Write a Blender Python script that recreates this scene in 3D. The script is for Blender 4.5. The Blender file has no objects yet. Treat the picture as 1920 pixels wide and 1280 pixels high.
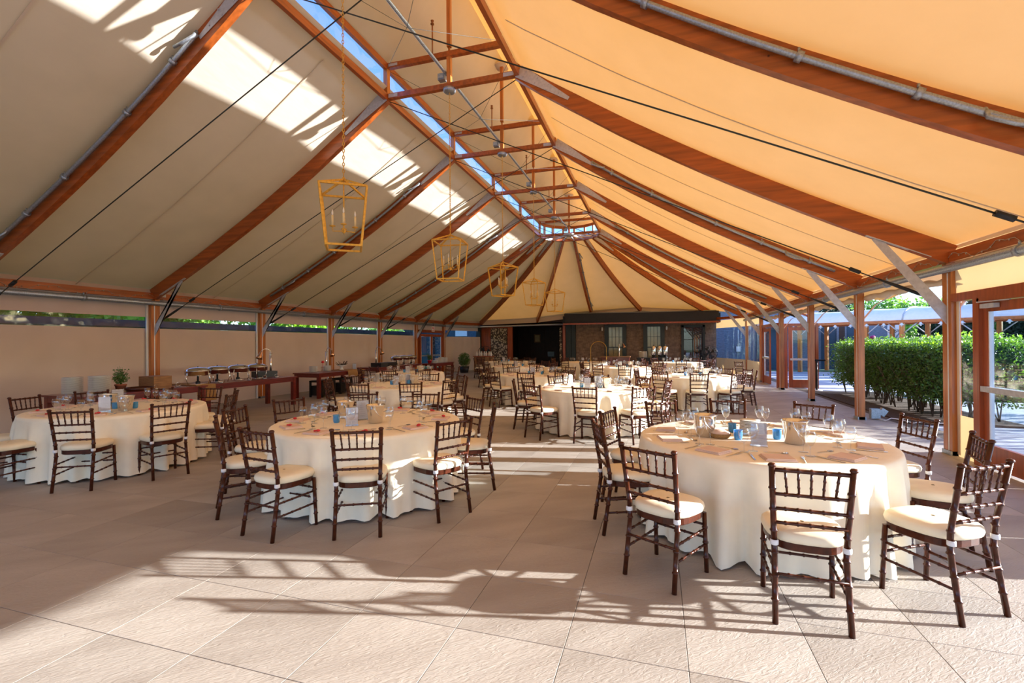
import bpy, math, random
import numpy as np
from mathutils import Vector, Matrix, Euler
random.seed(7); np.random.seed(7)
PI = math.pi
S = bpy.context.scene
C = S.collection

# ------------------------------------------------------------------ camera
YAW, PIT, ROL, FPX, EYE = .2994, -.0037, -.0065, 882.0, 1.62
fw = Vector((-math.sin(YAW)*math.cos(PIT), math.cos(YAW)*math.cos(PIT), -math.sin(PIT)))
rt = Vector((math.cos(YAW), math.sin(YAW), 0)); up = rt.cross(fw)
r2 = math.cos(ROL)*rt + math.sin(ROL)*up; u2 = -math.sin(ROL)*rt + math.cos(ROL)*up
cam_d = bpy.data.cameras.new('camera'); cam = bpy.data.objects.new('camera', cam_d); C.objects.link(cam)
M = Matrix((r2, u2, -fw)).transposed().to_4x4(); M.translation = Vector((0, 0, EYE))
cam.matrix_world = M
cam_d.sensor_width = 36.0; cam_d.lens = 36.0*FPX/1920.0; cam_d.clip_end = 400
S.camera = cam

# ------------------------------------------------------------------ sky, sun, exposure
SUN_AZ, SUN_EL = math.radians(12.2), math.radians(14.2)     # azimuth from +X towards +Y
W = bpy.data.worlds.new('world'); S.world = W; W.use_nodes = True
nt = W.node_tree; nt.nodes.clear()
out = nt.nodes.new('ShaderNodeOutputWorld'); bg = nt.nodes.new('ShaderNodeBackground')
sky = nt.nodes.new('ShaderNodeTexSky'); sky.sky_type = 'NISHITA'; sky.sun_disc = False
sky.sun_elevation = SUN_EL; sky.sun_rotation = PI/2 - SUN_AZ; sky.air_density = 1.0; sky.dust_density = .6; sky.ozone_density = 1.6
tn_ = nt.nodes.new('ShaderNodeMix'); tn_.data_type = 'RGBA'; tn_.blend_type = 'MULTIPLY'; tn_.inputs[0].default_value = 1; tn_.inputs[7].default_value = (.68, .89, 1.30, 1)
nt.links.new(sky.outputs[0], tn_.inputs[6]); nt.links.new(tn_.outputs[2], bg.inputs[0]); nt.links.new(bg.outputs[0], out.inputs[0])
bg.inputs[1].default_value = 0.26
sl = bpy.data.lights.new('sun', 'SUN'); sl.energy = 10.5; sl.angle = math.radians(.6); sl.color = (1.0, .985, .96)
so = bpy.data.objects.new('sun', sl); C.objects.link(so)
sd = Vector((math.cos(SUN_EL)*math.cos(SUN_AZ), math.cos(SUN_EL)*math.sin(SUN_AZ), math.sin(SUN_EL)))
so.rotation_euler = sd.to_track_quat('Z', 'Y').to_euler(); so.location = sd*60
S.view_settings.view_transform = 'Standard'; S.view_settings.look = 'None'
S.view_settings.gamma = 1.0; S.view_settings.use_curve_mapping = False
S.view_settings.exposure = 1.02
cy = S.cycles
cy.max_bounces = 9; cy.diffuse_bounces = 5; cy.glossy_bounces = 3; cy.transmission_bounces = 5
cy.transparent_max_bounces = 28; cy.caustics_reflective = False; cy.caustics_refractive = False
cy.use_denoising = True; cy.sample_clamp_indirect = 8.0

# ------------------------------------------------------------------ materials
def newmat(name):
    m = bpy.data.materials.new(name); m.use_nodes = True
    n = m.node_tree; n.nodes.clear()
    o = n.nodes.new('ShaderNodeOutputMaterial')
    return m, n, o
def noise_col(n, col, var, scale, stretch=(1, 1, 1), detail=3, coord='Object', knots=None):
    tc = n.nodes.new('ShaderNodeTexCoord'); mp = n.nodes.new('ShaderNodeMapping'); mp.inputs['Scale'].default_value = stretch
    n.links.new(tc.outputs[coord], mp.inputs[0])
    nz = n.nodes.new('ShaderNodeTexNoise'); nz.inputs['Scale'].default_value = scale; nz.inputs['Detail'].default_value = detail
    n.links.new(mp.outputs[0], nz.inputs['Vector'])
    r = n.nodes.new('ShaderNodeValToRGB')
    a = [max(0, c*(1-var)) for c in col]; b = [min(1, c*(1+var)) for c in col]
    r.color_ramp.elements[0].position = .3; r.color_ramp.elements[1].position = .7
    r.color_ramp.elements[0].color = (*a, 1); r.color_ramp.elements[1].color = (*b, 1)
    n.links.new(nz.outputs['Fac'], r.inputs[0])
    return r.outputs[0], nz.outputs['Fac'], mp.outputs[0]
def mat(name, col, rough=.6, metal=0, var=.12, scale=8, stretch=(1, 1, 1), bump=0, bscale=None, coat=0, spec=.5, trans=None, sheen=0):
    m, n, o = newmat(name)
    p = n.nodes.new('ShaderNodeBsdfPrincipled')
    c, f, v = noise_col(n, col, var, scale, stretch)
    n.links.new(c, p.inputs['Base Color'])
    p.inputs['Roughness'].default_value = rough; p.inputs['Metallic'].default_value = metal
    p.inputs['Coat Weight'].default_value = coat; p.inputs['Coat Roughness'].default_value = .15
    p.inputs['Specular IOR Level'].default_value = spec
    if bump:
        b = n.nodes.new('ShaderNodeBump'); b.inputs['Strength'].default_value = bump; b.inputs['Distance'].default_value = .01
        if bscale:
            nz = n.nodes.new('ShaderNodeTexNoise'); nz.inputs['Scale'].default_value = bscale; nz.inputs['Detail'].default_value = 4
            n.links.new(v, nz.inputs['Vector']); f = nz.outputs['Fac']
        n.links.new(f, b.inputs['Height']); n.links.new(b.outputs[0], p.inputs['Normal'])
    last = p.outputs[0]
    if trans:
        t = n.nodes.new('ShaderNodeBsdfTranslucent'); t.inputs[0].default_value = (*trans, 1)
        a = n.nodes.new('ShaderNodeAddShader'); n.links.new(last, a.inputs[0]); n.links.new(t.outputs[0], a.inputs[1]); last = a.outputs[0]
    n.links.new(last, o.inputs[0])
    return m
def fabric(name, dif, tr, wr=.25):
    m, n, o = newmat(name)
    c, f, v = noise_col(n, dif, .05, 1.3, detail=4)
    d = n.nodes.new('ShaderNodeBsdfDiffuse'); n.links.new(c, d.inputs[0])
    t = n.nodes.new('ShaderNodeBsdfTranslucent'); t.inputs[0].default_value = (*tr, 1)
    nz = n.nodes.new('ShaderNodeTexNoise'); nz.inputs['Scale'].default_value = 5; nz.inputs['Detail'].default_value = 3
    mp = n.nodes.new('ShaderNodeMapping'); mp.inputs['Scale'].default_value = (1, .35, 1); n.links.new(v, mp.inputs[0]); n.links.new(mp.outputs[0], nz.inputs['Vector'])
    b = n.nodes.new('ShaderNodeBump'); b.inputs['Strength'].default_value = wr; b.inputs['Distance'].default_value = .02
    n.links.new(nz.outputs['Fac'], b.inputs['Height']); n.links.new(b.outputs[0], d.inputs['Normal'])
    a = n.nodes.new('ShaderNodeAddShader'); n.links.new(d.outputs[0], a.inputs[0]); n.links.new(t.outputs[0], a.inputs[1])
    n.links.new(a.outputs[0], o.inputs[0]); return m
def thin_glass(name, tint=(1, 1, 1), ior=1.45, rough=.02, base=.0, boost=1.0, wave=0):
    m, n, o = newmat(name)
    t = n.nodes.new('ShaderNodeBsdfTransparent'); t.inputs[0].default_value = (*tint, 1)
    g = n.nodes.new('ShaderNodeBsdfGlossy'); g.inputs['Roughness'].default_value = rough; g.inputs[0].default_value = (1, 1, 1, 1)
    f = n.nodes.new('ShaderNodeMath'); f.operation = 'POWER'; f.inputs[1].default_value = 3.6
    lw = n.nodes.new('ShaderNodeLayerWeight'); lw.inputs[0].default_value = .5; n.links.new(lw.outputs['Facing'], f.inputs[0])
    ma = n.nodes.new('ShaderNodeMath'); ma.operation = 'MULTIPLY_ADD'; ma.inputs[1].default_value = boost; ma.inputs[2].default_value = base
    ma.use_clamp = True
    n.links.new(f.outputs[0], ma.inputs[0])
    if wave:
        tc = n.nodes.new('ShaderNodeTexCoord'); nz = n.nodes.new('ShaderNodeTexNoise'); nz.inputs['Scale'].default_value = 2.5
        n.links.new(tc.outputs['Object'], nz.inputs['Vector'])
        b = n.nodes.new('ShaderNodeBump'); b.inputs['Strength'].default_value = wave; b.inputs['Distance'].default_value = .03
        n.links.new(nz.outputs['Fac'], b.inputs['Height']); n.links.new(b.outputs[0], g.inputs['Normal'])
    x = n.nodes.new('ShaderNodeMixShader'); n.links.new(ma.outputs[0], x.inputs[0]); n.links.new(t.outputs[0], x.inputs[1]); n.links.new(g.outputs[0], x.inputs[2])
    n.links.new(x.outputs[0], o.inputs[0]); return m
def wood(name, col, axis=1, rough=.35, coat=.3):
    m, n, o = newmat(name)
    st = [9, 9, 9]; st[axis] = .7
    c, f, v = noise_col(n, col, .30, 2.0, tuple(st), detail=3)
    p = n.nodes.new('ShaderNodeBsdfPrincipled')
    tc = n.nodes.new('ShaderNodeTexCoord'); vo = n.nodes.new('ShaderNodeTexVoronoi'); vo.inputs['Scale'].default_value = 3.1
    n.links.new(tc.outputs['Object'], vo.inputs['Vector'])
    r = n.nodes.new('ShaderNodeValToRGB'); r.color_ramp.elements[0].position = .025; r.color_ramp.elements[0].color = (.2, .15, .12, 1)
    r.color_ramp.elements[1].position = .05; r.color_ramp.elements[1].color = (1, 1, 1, 1); n.links.new(vo.outputs['Distance'], r.inputs[0])
    mx = n.nodes.new('ShaderNodeMix'); mx.data_type = 'RGBA'; mx.blend_type = 'MULTIPLY'; mx.inputs[0].default_value = 1
    n.links.new(c, mx.inputs[6]); n.links.new(r.outputs[0], mx.inputs[7]); n.links.new(mx.outputs[2], p.inputs['Base Color'])
    p.inputs['Roughness'].default_value = rough; p.inputs['Coat Weight'].default_value = coat; p.inputs['Coat Roughness'].default_value = .2
    n.links.new(p.outputs[0], o.inputs[0]); return m
def stone():
    m, n, o = newmat('riven_stone')
    g = n.nodes.new('ShaderNodeNewGeometry'); oi = n.nodes.new('ShaderNodeObjectInfo')
    rm = n.nodes.new('ShaderNodeMath'); rm.operation = 'MULTIPLY'; rm.inputs[1].default_value = 37.0; n.links.new(oi.outputs['Random'], rm.inputs[0])
    add = n.nodes.new('ShaderNodeVectorMath'); add.operation = 'ADD'; n.links.new(g.outputs['Position'], add.inputs[0]); n.links.new(rm.outputs[0], add.inputs[1])
    mp = n.nodes.new('ShaderNodeMapping'); mp.inputs['Rotation'].default_value = (0, 0, math.radians(-38)); n.links.new(add.outputs[0], mp.inputs[0])
    mp2 = n.nodes.new('ShaderNodeMapping'); mp2.inputs['Scale'].default_value = (.42, 1.5, 1); n.links.new(mp.outputs[0], mp2.inputs[0])
    n1 = n.nodes.new('ShaderNodeTexNoise'); n1.inputs['Scale'].default_value = 34; n1.inputs['Detail'].default_value = 9; n1.inputs['Roughness'].default_value = .62; n1.inputs['Distortion'].default_value = 1.2; n.links.new(mp2.outputs[0], n1.inputs['Vector'])
    n2 = n.nodes.new('ShaderNodeTexNoise'); n2.inputs['Scale'].default_value = 2.2; n2.inputs['Detail'].default_value = 5; n.links.new(mp2.outputs[0], n2.inputs['Vector'])
    r = n.nodes.new('ShaderNodeValToRGB'); r.color_ramp.elements[0].position = .35; r.color_ramp.elements[1].position = .68
    r.color_ramp.elements[0].color = (.33, .29, .25, 1); r.color_ramp.elements[1].color = (.425, .385, .34, 1); n.links.new(n2.outputs['Fac'], r.inputs[0])
    hv = n.nodes.new('ShaderNodeHueSaturation'); mr = n.nodes.new('ShaderNodeMapRange'); mr.inputs[3].default_value = .9; mr.inputs[4].default_value = 1.06
    n.links.new(oi.outputs['Random'], mr.inputs[0]); n.links.new(mr.outputs[0], hv.inputs['Value']); n.links.new(r.outputs[0], hv.inputs['Color'])
    p = n.nodes.new('ShaderNodeBsdfPrincipled'); n.links.new(hv.outputs[0], p.inputs['Base Color']); p.inputs['Roughness'].default_value = .55
    ad = n.nodes.new('ShaderNodeMath'); ad.operation = 'MULTIPLY_ADD'; ad.inputs[1].default_value = .8; n.links.new(n2.outputs['Fac'], ad.inputs[0]); n.links.new(n1.outputs['Fac'], ad.inputs[2])
    b = n.nodes.new('ShaderNodeBump'); b.inputs['Strength'].default_value = .6; b.inputs['Distance'].default_value = .010
    n.links.new(ad.outputs[0], b.inputs['Height']); n.links.new(b.outputs[0], p.inputs['Normal'])
    n.links.new(p.outputs[0], o.inputs[0]); return m

ROOF = fabric('roof_canvas', (.64, .55, .44), (.115, .0485, .0076))
VAL = fabric('valance_canvas', (.62, .52, .40), (.12, .08, .035))
TARP = fabric('wall_canvas', (.56, .42, .33), (.10, .06, .035))
WOOD = wood('stained_fir', (.36, .080, .011), 1)
WOODX = wood('stained_fir_rafter', (.36, .080, .011), 0)
WOODZ = wood('stained_fir_post', (.45, .14, .026), 2)
WOODR = wood('red_stained_door', (.33, .07, .018), 2)
DARK = mat('mahogany_chair', (.060, .0135, .005), .28, var=.35, scale=30, coat=.15, spec=.25)
RED = mat('cherry_table', (.15, .014, .008), .32, var=.3, scale=6, stretch=(5, .6, 5), coat=.3)
GALV = mat('galvanised_steel', (.36, .40, .44), .42, .75, var=.25, scale=60)
PLATE = mat('zinc_plate', (.50, .50, .52), .5, .12, var=.12, scale=20)
CHROME = mat('polished_steel', (.75, .74, .72), .12, 1, var=.03)
GOLD = mat('gilt_iron', (.74, .42, .06), .4, .25, var=.2, scale=30)
CUSH = mat('cream_cushion', (.84, .74, .54), .75, var=.04, bump=.12, bscale=12, trans=(.03, .02, .01))
STRAP = mat('white_strap', (.72, .72, .74), .8, var=.04)
CLOTH = mat('ivory_linen', (.90, .81, .63), .85, var=.03, bump=.15, bscale=14, trans=(.05, .035, .02))
NAP = mat('blush_napkin', (.74, .54, .43), .85, var=.05, bump=.2, bscale=80)
GLASS = thin_glass('clear_glass', (.93, .94, .95), 1.45, .02, .09, .9)
PANE = thin_glass('door_glass', (.90, .95, .98), 1.5, .01, .05, .8)
VINYL = thin_glass('clear_vinyl', (.88, .92, .97), 1.45, .08, .05, .6, wave=.5)
BLUE = mat('blue_votive_glass', (.05, .26, .48), .15, var=.25, scale=120, trans=(.03, .18, .32), coat=.5)
WAX = mat('ivory_wax', (.80, .66, .36), .5, var=.03)
BULB = mat('frosted_bulb', (.85, .82, .75), .2, var=.01)
PAPER = mat('white_card', (.82, .80, .84), .7, var=.02)
INK = mat('grey_ink', (.62, .60, .64), .7, var=.02)
PORC = mat('white_porcelain', (.82, .80, .74), .22, var=.02)
STONE = stone()
GROUT = mat('dark_joint', (.11, .085, .065), .9, var=.2)
SOIL = mat('bark_mulch', (.055, .03, .018), .95, var=.5, scale=30, bump=.8)
PAVE = mat('outdoor_paving', (.44, .46, .52), .8, var=.12, scale=2, bump=.3, bscale=20)
GRASS = mat('lawn', (.07, .13, .02), .9, var=.4, scale=3)
HLEAF = mat('hedge_leaf', (.035, .085, .012), .45, var=.5, scale=9, trans=(.05, .11, .01))
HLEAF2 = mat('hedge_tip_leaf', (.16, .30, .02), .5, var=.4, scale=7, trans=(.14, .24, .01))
TLEAF = mat('tree_leaf', (.09, .20, .03), .5, var=.5, scale=1.2, trans=(.10, .20, .02))
DLEAF = mat('dark_conifer', (.012, .035, .014), .7, var=.4, scale=3)
BARK = mat('bark', (.10, .07, .05), .9, var=.3)
SHING = mat('cedar_shingle', (.215, .145, .10), .85, var=.30, scale=4, stretch=(1, 1, 2), bump=.2)
SHINGB = mat('grey_shingle', (.16, .20, .27), .85, var=.25, scale=9, stretch=(1, 1, 6))
GREEN = mat('green_trim', (.008, .016, .014), .4, var=.15)
BLACK = mat('black_awning', (.010, .009, .008), .5, var=.2)
BROWN = mat('dark_panelling', (.030, .009, .006), .5, var=.3, scale=4)
BLACKM = mat('black_metal', (.010, .010, .011), .5, .1, var=.1)
PANE2 = thin_glass('sash_glass', (.93, .94, .92), 1.45, .05, .03, .35)
BLIND = mat('window_blind', (.62, .50, .27), .8, var=.15, scale=2)
WHITE = mat('white_paint', (.75, .75, .76), .5, var=.03)
CANOPY = mat('white_canopy', (.78, .76, .80), .6, var=.05, trans=(.15, .14, .15))
BURLAP = mat('burlap', (.33, .18, .06), .9, var=.3, scale=90)
TERRA = mat('terracotta', (.32, .10, .05), .7, var=.15)
CRATE = mat('oak_box', (.28, .13, .045), .6, var=.3, scale=6, stretch=(1, 1, 8))
MAGENTA = mat('magenta_petal', (.60, .02, .22), .5, var=.1)
REDP = mat('red_petal', (.62, .015, .02), .5, var=.1)
CABLE = mat('dark_cable', (.02, .025, .02), .5, .2, var=.1)
WIRE = mat('pale_cord', (.42, .36, .28), .6, var=.05)
SLATE = mat('dark_roofing', (.045, .05, .075), .7, var=.3, scale=4)
STEELD = mat('dark_slate_blue_wall', (.02, .06, .11), .6, var=.25, scale=2)
AMBER = mat('amber_stem', (.30, .10, .02), .6)
def pattern():
    m, n, o = newmat('leaf_print_paper')
    tc = n.nodes.new('ShaderNodeTexCoord'); vo = n.nodes.new('ShaderNodeTexVoronoi'); vo.inputs['Scale'].default_value = 11
    n.links.new(tc.outputs['Object'], vo.inputs['Vector'])
    r = n.nodes.new('ShaderNodeValToRGB'); r.color_ramp.interpolation = 'CONSTANT'
    r.color_ramp.elements[0].color = (.50, .44, .33, 1); r.color_ramp.elements[1].position = .46; r.color_ramp.elements[1].color = (.07, .06, .055, 1)
    n.links.new(vo.outputs['Distance'], r.inputs[0])
    p = n.nodes.new('ShaderNodeBsdfPrincipled'); p.inputs['Roughness'].default_value = .8; n.links.new(r.outputs[0], p.inputs['Base Color'])
    n.links.new(p.outputs[0], o.inputs[0]); return m
PATT = pattern()
def stripes():
    m, n, o = newmat('striped_shade')
    tc = n.nodes.new('ShaderNodeTexCoord'); w = n.nodes.new('ShaderNodeTexWave'); w.inputs['Scale'].default_value = 4.5
    n.links.new(tc.outputs['Object'], w.inputs['Vector'])
    r = n.nodes.new('ShaderNodeValToRGB'); r.color_ramp.elements[0].color = (.30, .24, .16, 1); r.color_ramp.elements[1].color = (.62, .55, .42, 1); r.color_ramp.elements[0].position = .3; r.color_ramp.elements[1].position = .5
    n.links.new(w.outputs['Fac'], r.inputs[0])
    p = n.nodes.new('ShaderNodeBsdfPrincipled'); p.inputs['Roughness'].default_value = .8; n.links.new(r.outputs[0], p.inputs['Base Color'])
    n.links.new(p.outputs[0], o.inputs[0]); return m
STRIPE = stripes()

# ------------------------------------------------------------------ mesh builder
class MB:
    def __init__(s): s.v = []; s.f = []; s.sm = []
    def add(s, v, f, smooth=False):
        b = len(s.v); s.v += [tuple(x) for x in v]; s.f += [tuple(i+b for i in q) for q in f]; s.sm += [smooth]*len(f); return s
    def box(s, c, d, rz=0, R=None):
        hx, hy, hz = d[0]/2, d[1]/2, d[2]/2; c = Vector(c)
        R = R or Matrix.Rotation(rz, 3, 'Z')
        v = [c + R @ Vector((a*hx, b*hy, e*hz)) for a in (-1, 1) for b in (-1, 1) for e in (-1, 1)]
        return s.add(v, [(0, 1, 3, 2), (4, 6, 7, 5), (0, 4, 5, 1), (2, 3, 7, 6), (0, 2, 6, 4), (1, 5, 7, 3)])
    def beam(s, p, q, w, h, upv=(0, 0, 1)):
        return s.sweep([p, q], w, h, upv)
    def sweep(s, pts, w, h, upv=(0, 0, 1)):
        pts = [Vector(p) for p in pts]; upv = Vector(upv); v = []; f = []
        for i, p in enumerate(pts):
            t = (pts[min(i+1, len(pts)-1)] - pts[max(i-1, 0)]).normalized()
            sd_ = t.cross(upv)
            if sd_.length < 1e-4: sd_ = t.cross(Vector((1, 0, 0)))
            sd_.normalize(); un = sd_.cross(t)
            for a, b in ((-1, -1), (1, -1), (1, 1), (-1, 1)): v.append(p + sd_*a*w/2 + un*b*h/2)
        n = len(pts)
        for i in range(n-1):
            for k in range(4): f.append((i*4+k, i*4+(k+1) % 4, i*4+4+(k+1) % 4, i*4+4+k))
        f += [(3, 2, 1, 0), (n*4-4, n*4-3, n*4-2, n*4-1)]
        return s.add(v, f)
    def tube(s, pts, r, n=8, cap=True):
        pts = [Vector(p) for p in pts]; rr = r if isinstance(r, (list, tuple)) else [r]*len(pts); v = []; f = []
        prev = None
        for i, p in enumerate(pts):
            t = (pts[min(i+1, len(pts)-1)] - pts[max(i-1, 0)])
            t = t.normalized() if t.length > 1e-9 else Vector((0, 0, 1))
            if prev is None:
                a = Vector((0, 0, 1)) if abs(t.z) < .9 else Vector((1, 0, 0)); sd_ = t.cross(a).normalized()
            else: sd_ = (prev - t*prev.dot(t)).normalized()
            prev = sd_; w = t.cross(sd_)
            for k in range(n): a = 2*PI*k/n; v.append(p + (sd_*math.cos(a) + w*math.sin(a))*rr[i])
        m = len(pts)
        for i in range(m-1):
            for k in range(n): f.append((i*n+k, i*n+(k+1) % n, i*n+n+(k+1) % n, i*n+n+k))
        s.add(v, f, True)
        if cap:
            b = len(s.v) - len(v); s.f.append(tuple(b+k for k in range(n))[::-1]); s.f.append(tuple(b+(m-1)*n+k for k in range(n))); s.sm += [False, False]
        return s
    def lathe(s, prof, n=16, c=(0, 0, 0)):
        v = []; f = []; m = len(prof)
        for r, z in prof:
            for k in range(n): a = 2*PI*k/n; v.append((c[0]+r*math.cos(a), c[1]+r*math.sin(a), c[2]+z))
        for i in range(m-1):
            for k in range(n): f.append((i*n+k, i*n+(k+1) % n, i*n+n+(k+1) % n, i*n+n+k))
        return s.add(v, f, True)
    def grid(s, rows, smooth=True, close=False):
        v = [p for r in rows for p in r]; n = len(rows[0]); f = []
        for i in range(len(rows)-1):
            for k in range(n-1 if not close else n): f.append((i*n+k, i*n+(k+1) % n, i*n+n+(k+1) % n, i*n+n+k))
        return s.add(v, f, smooth)
    def mesh(s, name, m):
        me = bpy.data.meshes.new(name); me.from_pydata([tuple(x) for x in s.v], [], s.f)
        me.polygons.foreach_set('use_smooth', s.sm); me.materials.append(m); me.update(); return me
def link(name, data, parent=None):
    o = bpy.data.objects.new(name, data); C.objects.link(o)
    if parent: o.parent = parent
    return o
def part(name, mb, m, parent, label=None, kind=None):
    o = link(name, mb.mesh(name, m), parent)
    if label: o['label'] = label
    if kind: o['kind'] = kind
    return o
def tag(o, label, cat, group=None):
    o['label'] = label; o['category'] = cat
    if group: o['group'] = group
    return o
def thing(name, label, cat, loc=(0, 0, 0), rz=0, group=None):
    o = link(name, None); o.location = loc; o.rotation_euler = (0, 0, rz); o.empty_display_size = .1
    return tag(o, label, cat, group)
def struct(name, mb=None, m=None, parent=None):
    o = link(name, mb.mesh(name, m) if mb else None, parent)
    if parent is None: o['kind'] = 'structure'
    return o
class Proto:
    """list of (name, mesh, parent index or None); inst() makes a thing with its own copies of every part"""
    def __init__(s): s.p = []
    def add(s, name, mb, m, parent=None, label=None):
        s.p.append((name, mb.mesh(name, m) if isinstance(mb, MB) else mb, parent, label)); return len(s.p)-1
    def inst(s, name, label, cat, loc, rz=0, group=None, sc=1):
        if len(s.p) == 1:
            r = link(name, s.p[0][1]); r.location = loc; r.rotation_euler = (0, 0, rz); tag(r, label, cat, group)
        else:
            r = thing(name, label, cat, loc, rz, group); made = []
            for nm, me, pa, lb in s.p:
                o = link(nm, me, r if pa is None else made[pa]); made.append(o)
                if lb: o['label'] = lb
        if sc != 1: r.scale = (sc, sc, sc)
        return r
def lerp(a, b, t): return a+(b-a)*t
ORD = ['first', 'second', 'third', 'fourth', 'fifth', 'sixth', 'seventh', 'eighth', 'ninth', 'tenth', 'eleventh', 'twelfth', 'thirteenth', 'fourteenth', 'fifteenth', 'sixteenth', 'seventeenth', 'eighteenth', 'nineteenth', 'twentieth', 'twenty-first', 'twenty-second', 'twenty-third', 'twenty-fourth']

# ------------------------------------------------------------------ tent geometry
XL, XR, CX = -11.54, 4.01, -3.77
Y1, SP = 8.255, 3.208
def JY(k): return Y1 + SP*(k-1)
ZL, ZU, ZR = 6.55, 7.16, 8.85      # lower and upper ridge chords, ridge
HW = 1.37
PU = [1.40, 1.9, 2.44, 3.34, 4.4, 5.15, 5.9, 6.6, 7.8]
PZ = [6.43, 6.06, 5.70, 5.10, 4.46, 4.04, 3.64, 3.28, 2.70]
DEP = .27
def zlow(u): return float(np.interp(u, PU, PZ))

# floor ------------------------------------------------------------
floor = struct('floor', MB().box((-3.6, 11.5, -.06), (17.0, 34.0, .1)), GROUT)
TX, TY = .6225, .6110
def tile_mesh(w, d):
    g = .0016; b = .0012; z0, z1 = -.012, 0.0; mb = MB()
    x0, x1, y0, y1 = g, w-g, g, d-g
    v = [(x0, y0, z0), (x1, y0, z0), (x1, y1, z0), (x0, y1, z0), (x0, y0, z1-b), (x1, y0, z1-b), (x1, y1, z1-b), (x0, y1, z1-b),
         (x0+b, y0+b, z1), (x1-b, y0+b, z1), (x1-b, y1-b, z1), (x0+b, y1-b, z1)]
    f = [(0, 1, 5, 4), (1, 2, 6, 5), (2, 3, 7, 6), (3, 0, 4, 7), (4, 5, 9, 8), (5, 6, 10, 9), (6, 7, 11, 10), (7, 4, 8, 11), (8, 9, 10, 11)]
    return mb.add(v, f)
tme = tile_mesh(TX, TY).mesh('tile', STONE)
cells = []
for i in range(-19, 9):
    for j in range(-12, 43):
        x, y = -.485+i*TX, 1.86+j*TY
        cx_, cy_ = x+TX/2, y+TY/2
        if cx_ > 4.75 or y > 27.4 or x < XL-.3: continue
        d = cx_*fw.x + cy_*fw.y; r = cx_*rt.x + cy_*rt.y
        vis = d > .8 and abs(r) < d*1.12+.6 and d*.75 > 1.0
        cells.append((0 if vis else 1, math.hypot(cx_, cy_), x, y))
cells.sort()
far = MB()
for n_, (nv, _, x, y) in enumerate(cells):
    if n_ < 300 and nv == 0:
        o = link('tile', tme, floor); o.location = (x, y, 0)
    else:
        t = tile_mesh(TX, TY); far.add([(a+x, b+y, c) for a, b, c in t.v], t.f)
part('tile_field', far, STONE, floor, kind='stuff')

# outside ground -----------------------------------------------------
struct('trim_1', MB().box((-3.6, -14, -.055), (30, 17, .07)).box((9.9, 6.0, -.055), (10.4, 30.0, .07)).box((9.0, 25, -.055), (8.5, 8, .07)), PAVE)  # slab behind the camera is added, unseen, to bounce sun into the tent
struct('trim_2', MB().box((-3, 30, -.14), (160, 160, .1)), GRASS)
struct('trim_3', MB().box((5.65, 14.3, -.03), (1.95, 6.4, .09)), SOIL)

# roof: rafters ----------------------------------------------------------
def slope_pt(side, u, y, off=0): return Vector((CX+side*u, y, zlow(u)+off))
def raf_curve(p0, p1, n=14):
    """rafter centre line from ridge curb p0 to eave p1, same swooping profile"""
    L = []
    for i in range(n+1):
        t = i/n; u = lerp(PU[0], PU[-1], t); k = (zlow(u)-PZ[-1])/(PZ[0]-PZ[-1])
        L.append(Vector((lerp(p0[0], p1[0], t), lerp(p0[1], p1[1], t), lerp(p1[2], p0[2], k)+DEP/2)))
    return L
gusset_h = .2
def rafter(p0, p1, label, pipe, side_n):
    t = thing('rafter', label, 'beam', (0, 0, 0), group='timber roof rafters')
    cu = raf_curve(p0, p1)
    part('timber', MB().sweep(cu, .10, DEP), WOODX, t)
    d = (Vector(p1)-Vector(p0)); d.z = 0; d.normalize(); sn = d.cross(Vector((0, 0, 1)))
    # tapered steel gusset at the ridge, both faces
    g = MB()
    for sg in (-1, 1):
        a = cu[0]; b = cu[2]; o_ = sn*sg*.056
        tt = (b-a).normalized(); nn = sn.cross(tt)
        v = [a+o_+nn*.12, a+o_-nn*.12, b+o_-nn*.03, b+o_+nn*.03]
        v2 = [q+sn*sg*.006 for q in v]
        g.add(v+v2, [(0, 1, 2, 3), (7, 6, 5, 4), (0, 4, 5, 1), (1, 5, 6, 2), (2, 6, 7, 3), (3, 7, 4, 0)])
        for q in (.12, .35, .58, .8):
            c_ = a.lerp(b, q)+sn*sg*.064
            for e in ((-.05, .05) if q < .6 else (0,)): g.tube([c_+nn*e, c_+nn*e+sn*sg*.012], .012, 6)
    part('steel_gusset', g, PLATE, t)
    if pipe:
        off = sn*side_n*.10
        pp = [c+off+Vector((0, 0, .03)) for c in cu[2:-1]]
        pm = MB()
        for i in range(0, len(pp)-1): pass
        pm.tube(pp, .032, 8); part('lifting_pipe', pm, GALV, t)
        for i in (1, 3, 6, 8, 10):
            if i < len(pp):
                q = pp[i]; tt = (pp[min(i+1, len(pp)-1)]-pp[i-1]).normalized()
                c = MB().tube([q-tt*.03, q+tt*.03], .052, 8); c.box(q-off*.5+Vector((0, 0, .0)), (.03, .03, .05)); c.tube([q+Vector((0, 0, .04)), q+Vector((0, 0, .085))], .012, 6)
                part('pipe_clamp', c, GALV, t)
        for q in (pp[0], pp[-3]):
            h = MB().tube([q+Vector((0, 0, .03)), q+off*.5+Vector((0, 0, -.06)), q+d*.16+off+Vector((0, 0, -.16)), q+d*.30+off+Vector((0, 0, -.19))], .022, 8)
            part('crank_hook', h, GALV, t)
    return t
ring_a = [PI*(1-(i+1)/8) for i in range(7)]
FE = [(-11.5, 24.3, 2.70), (-10.45, 27.25, 2.72), (-6.87, 27.35, 2.82), (-3.61, 27.35, 3.12), (-.86, 27.35, 3.30), (2.7, 27.25, 3.05), (3.97, 24.3, 2.70)]
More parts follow.
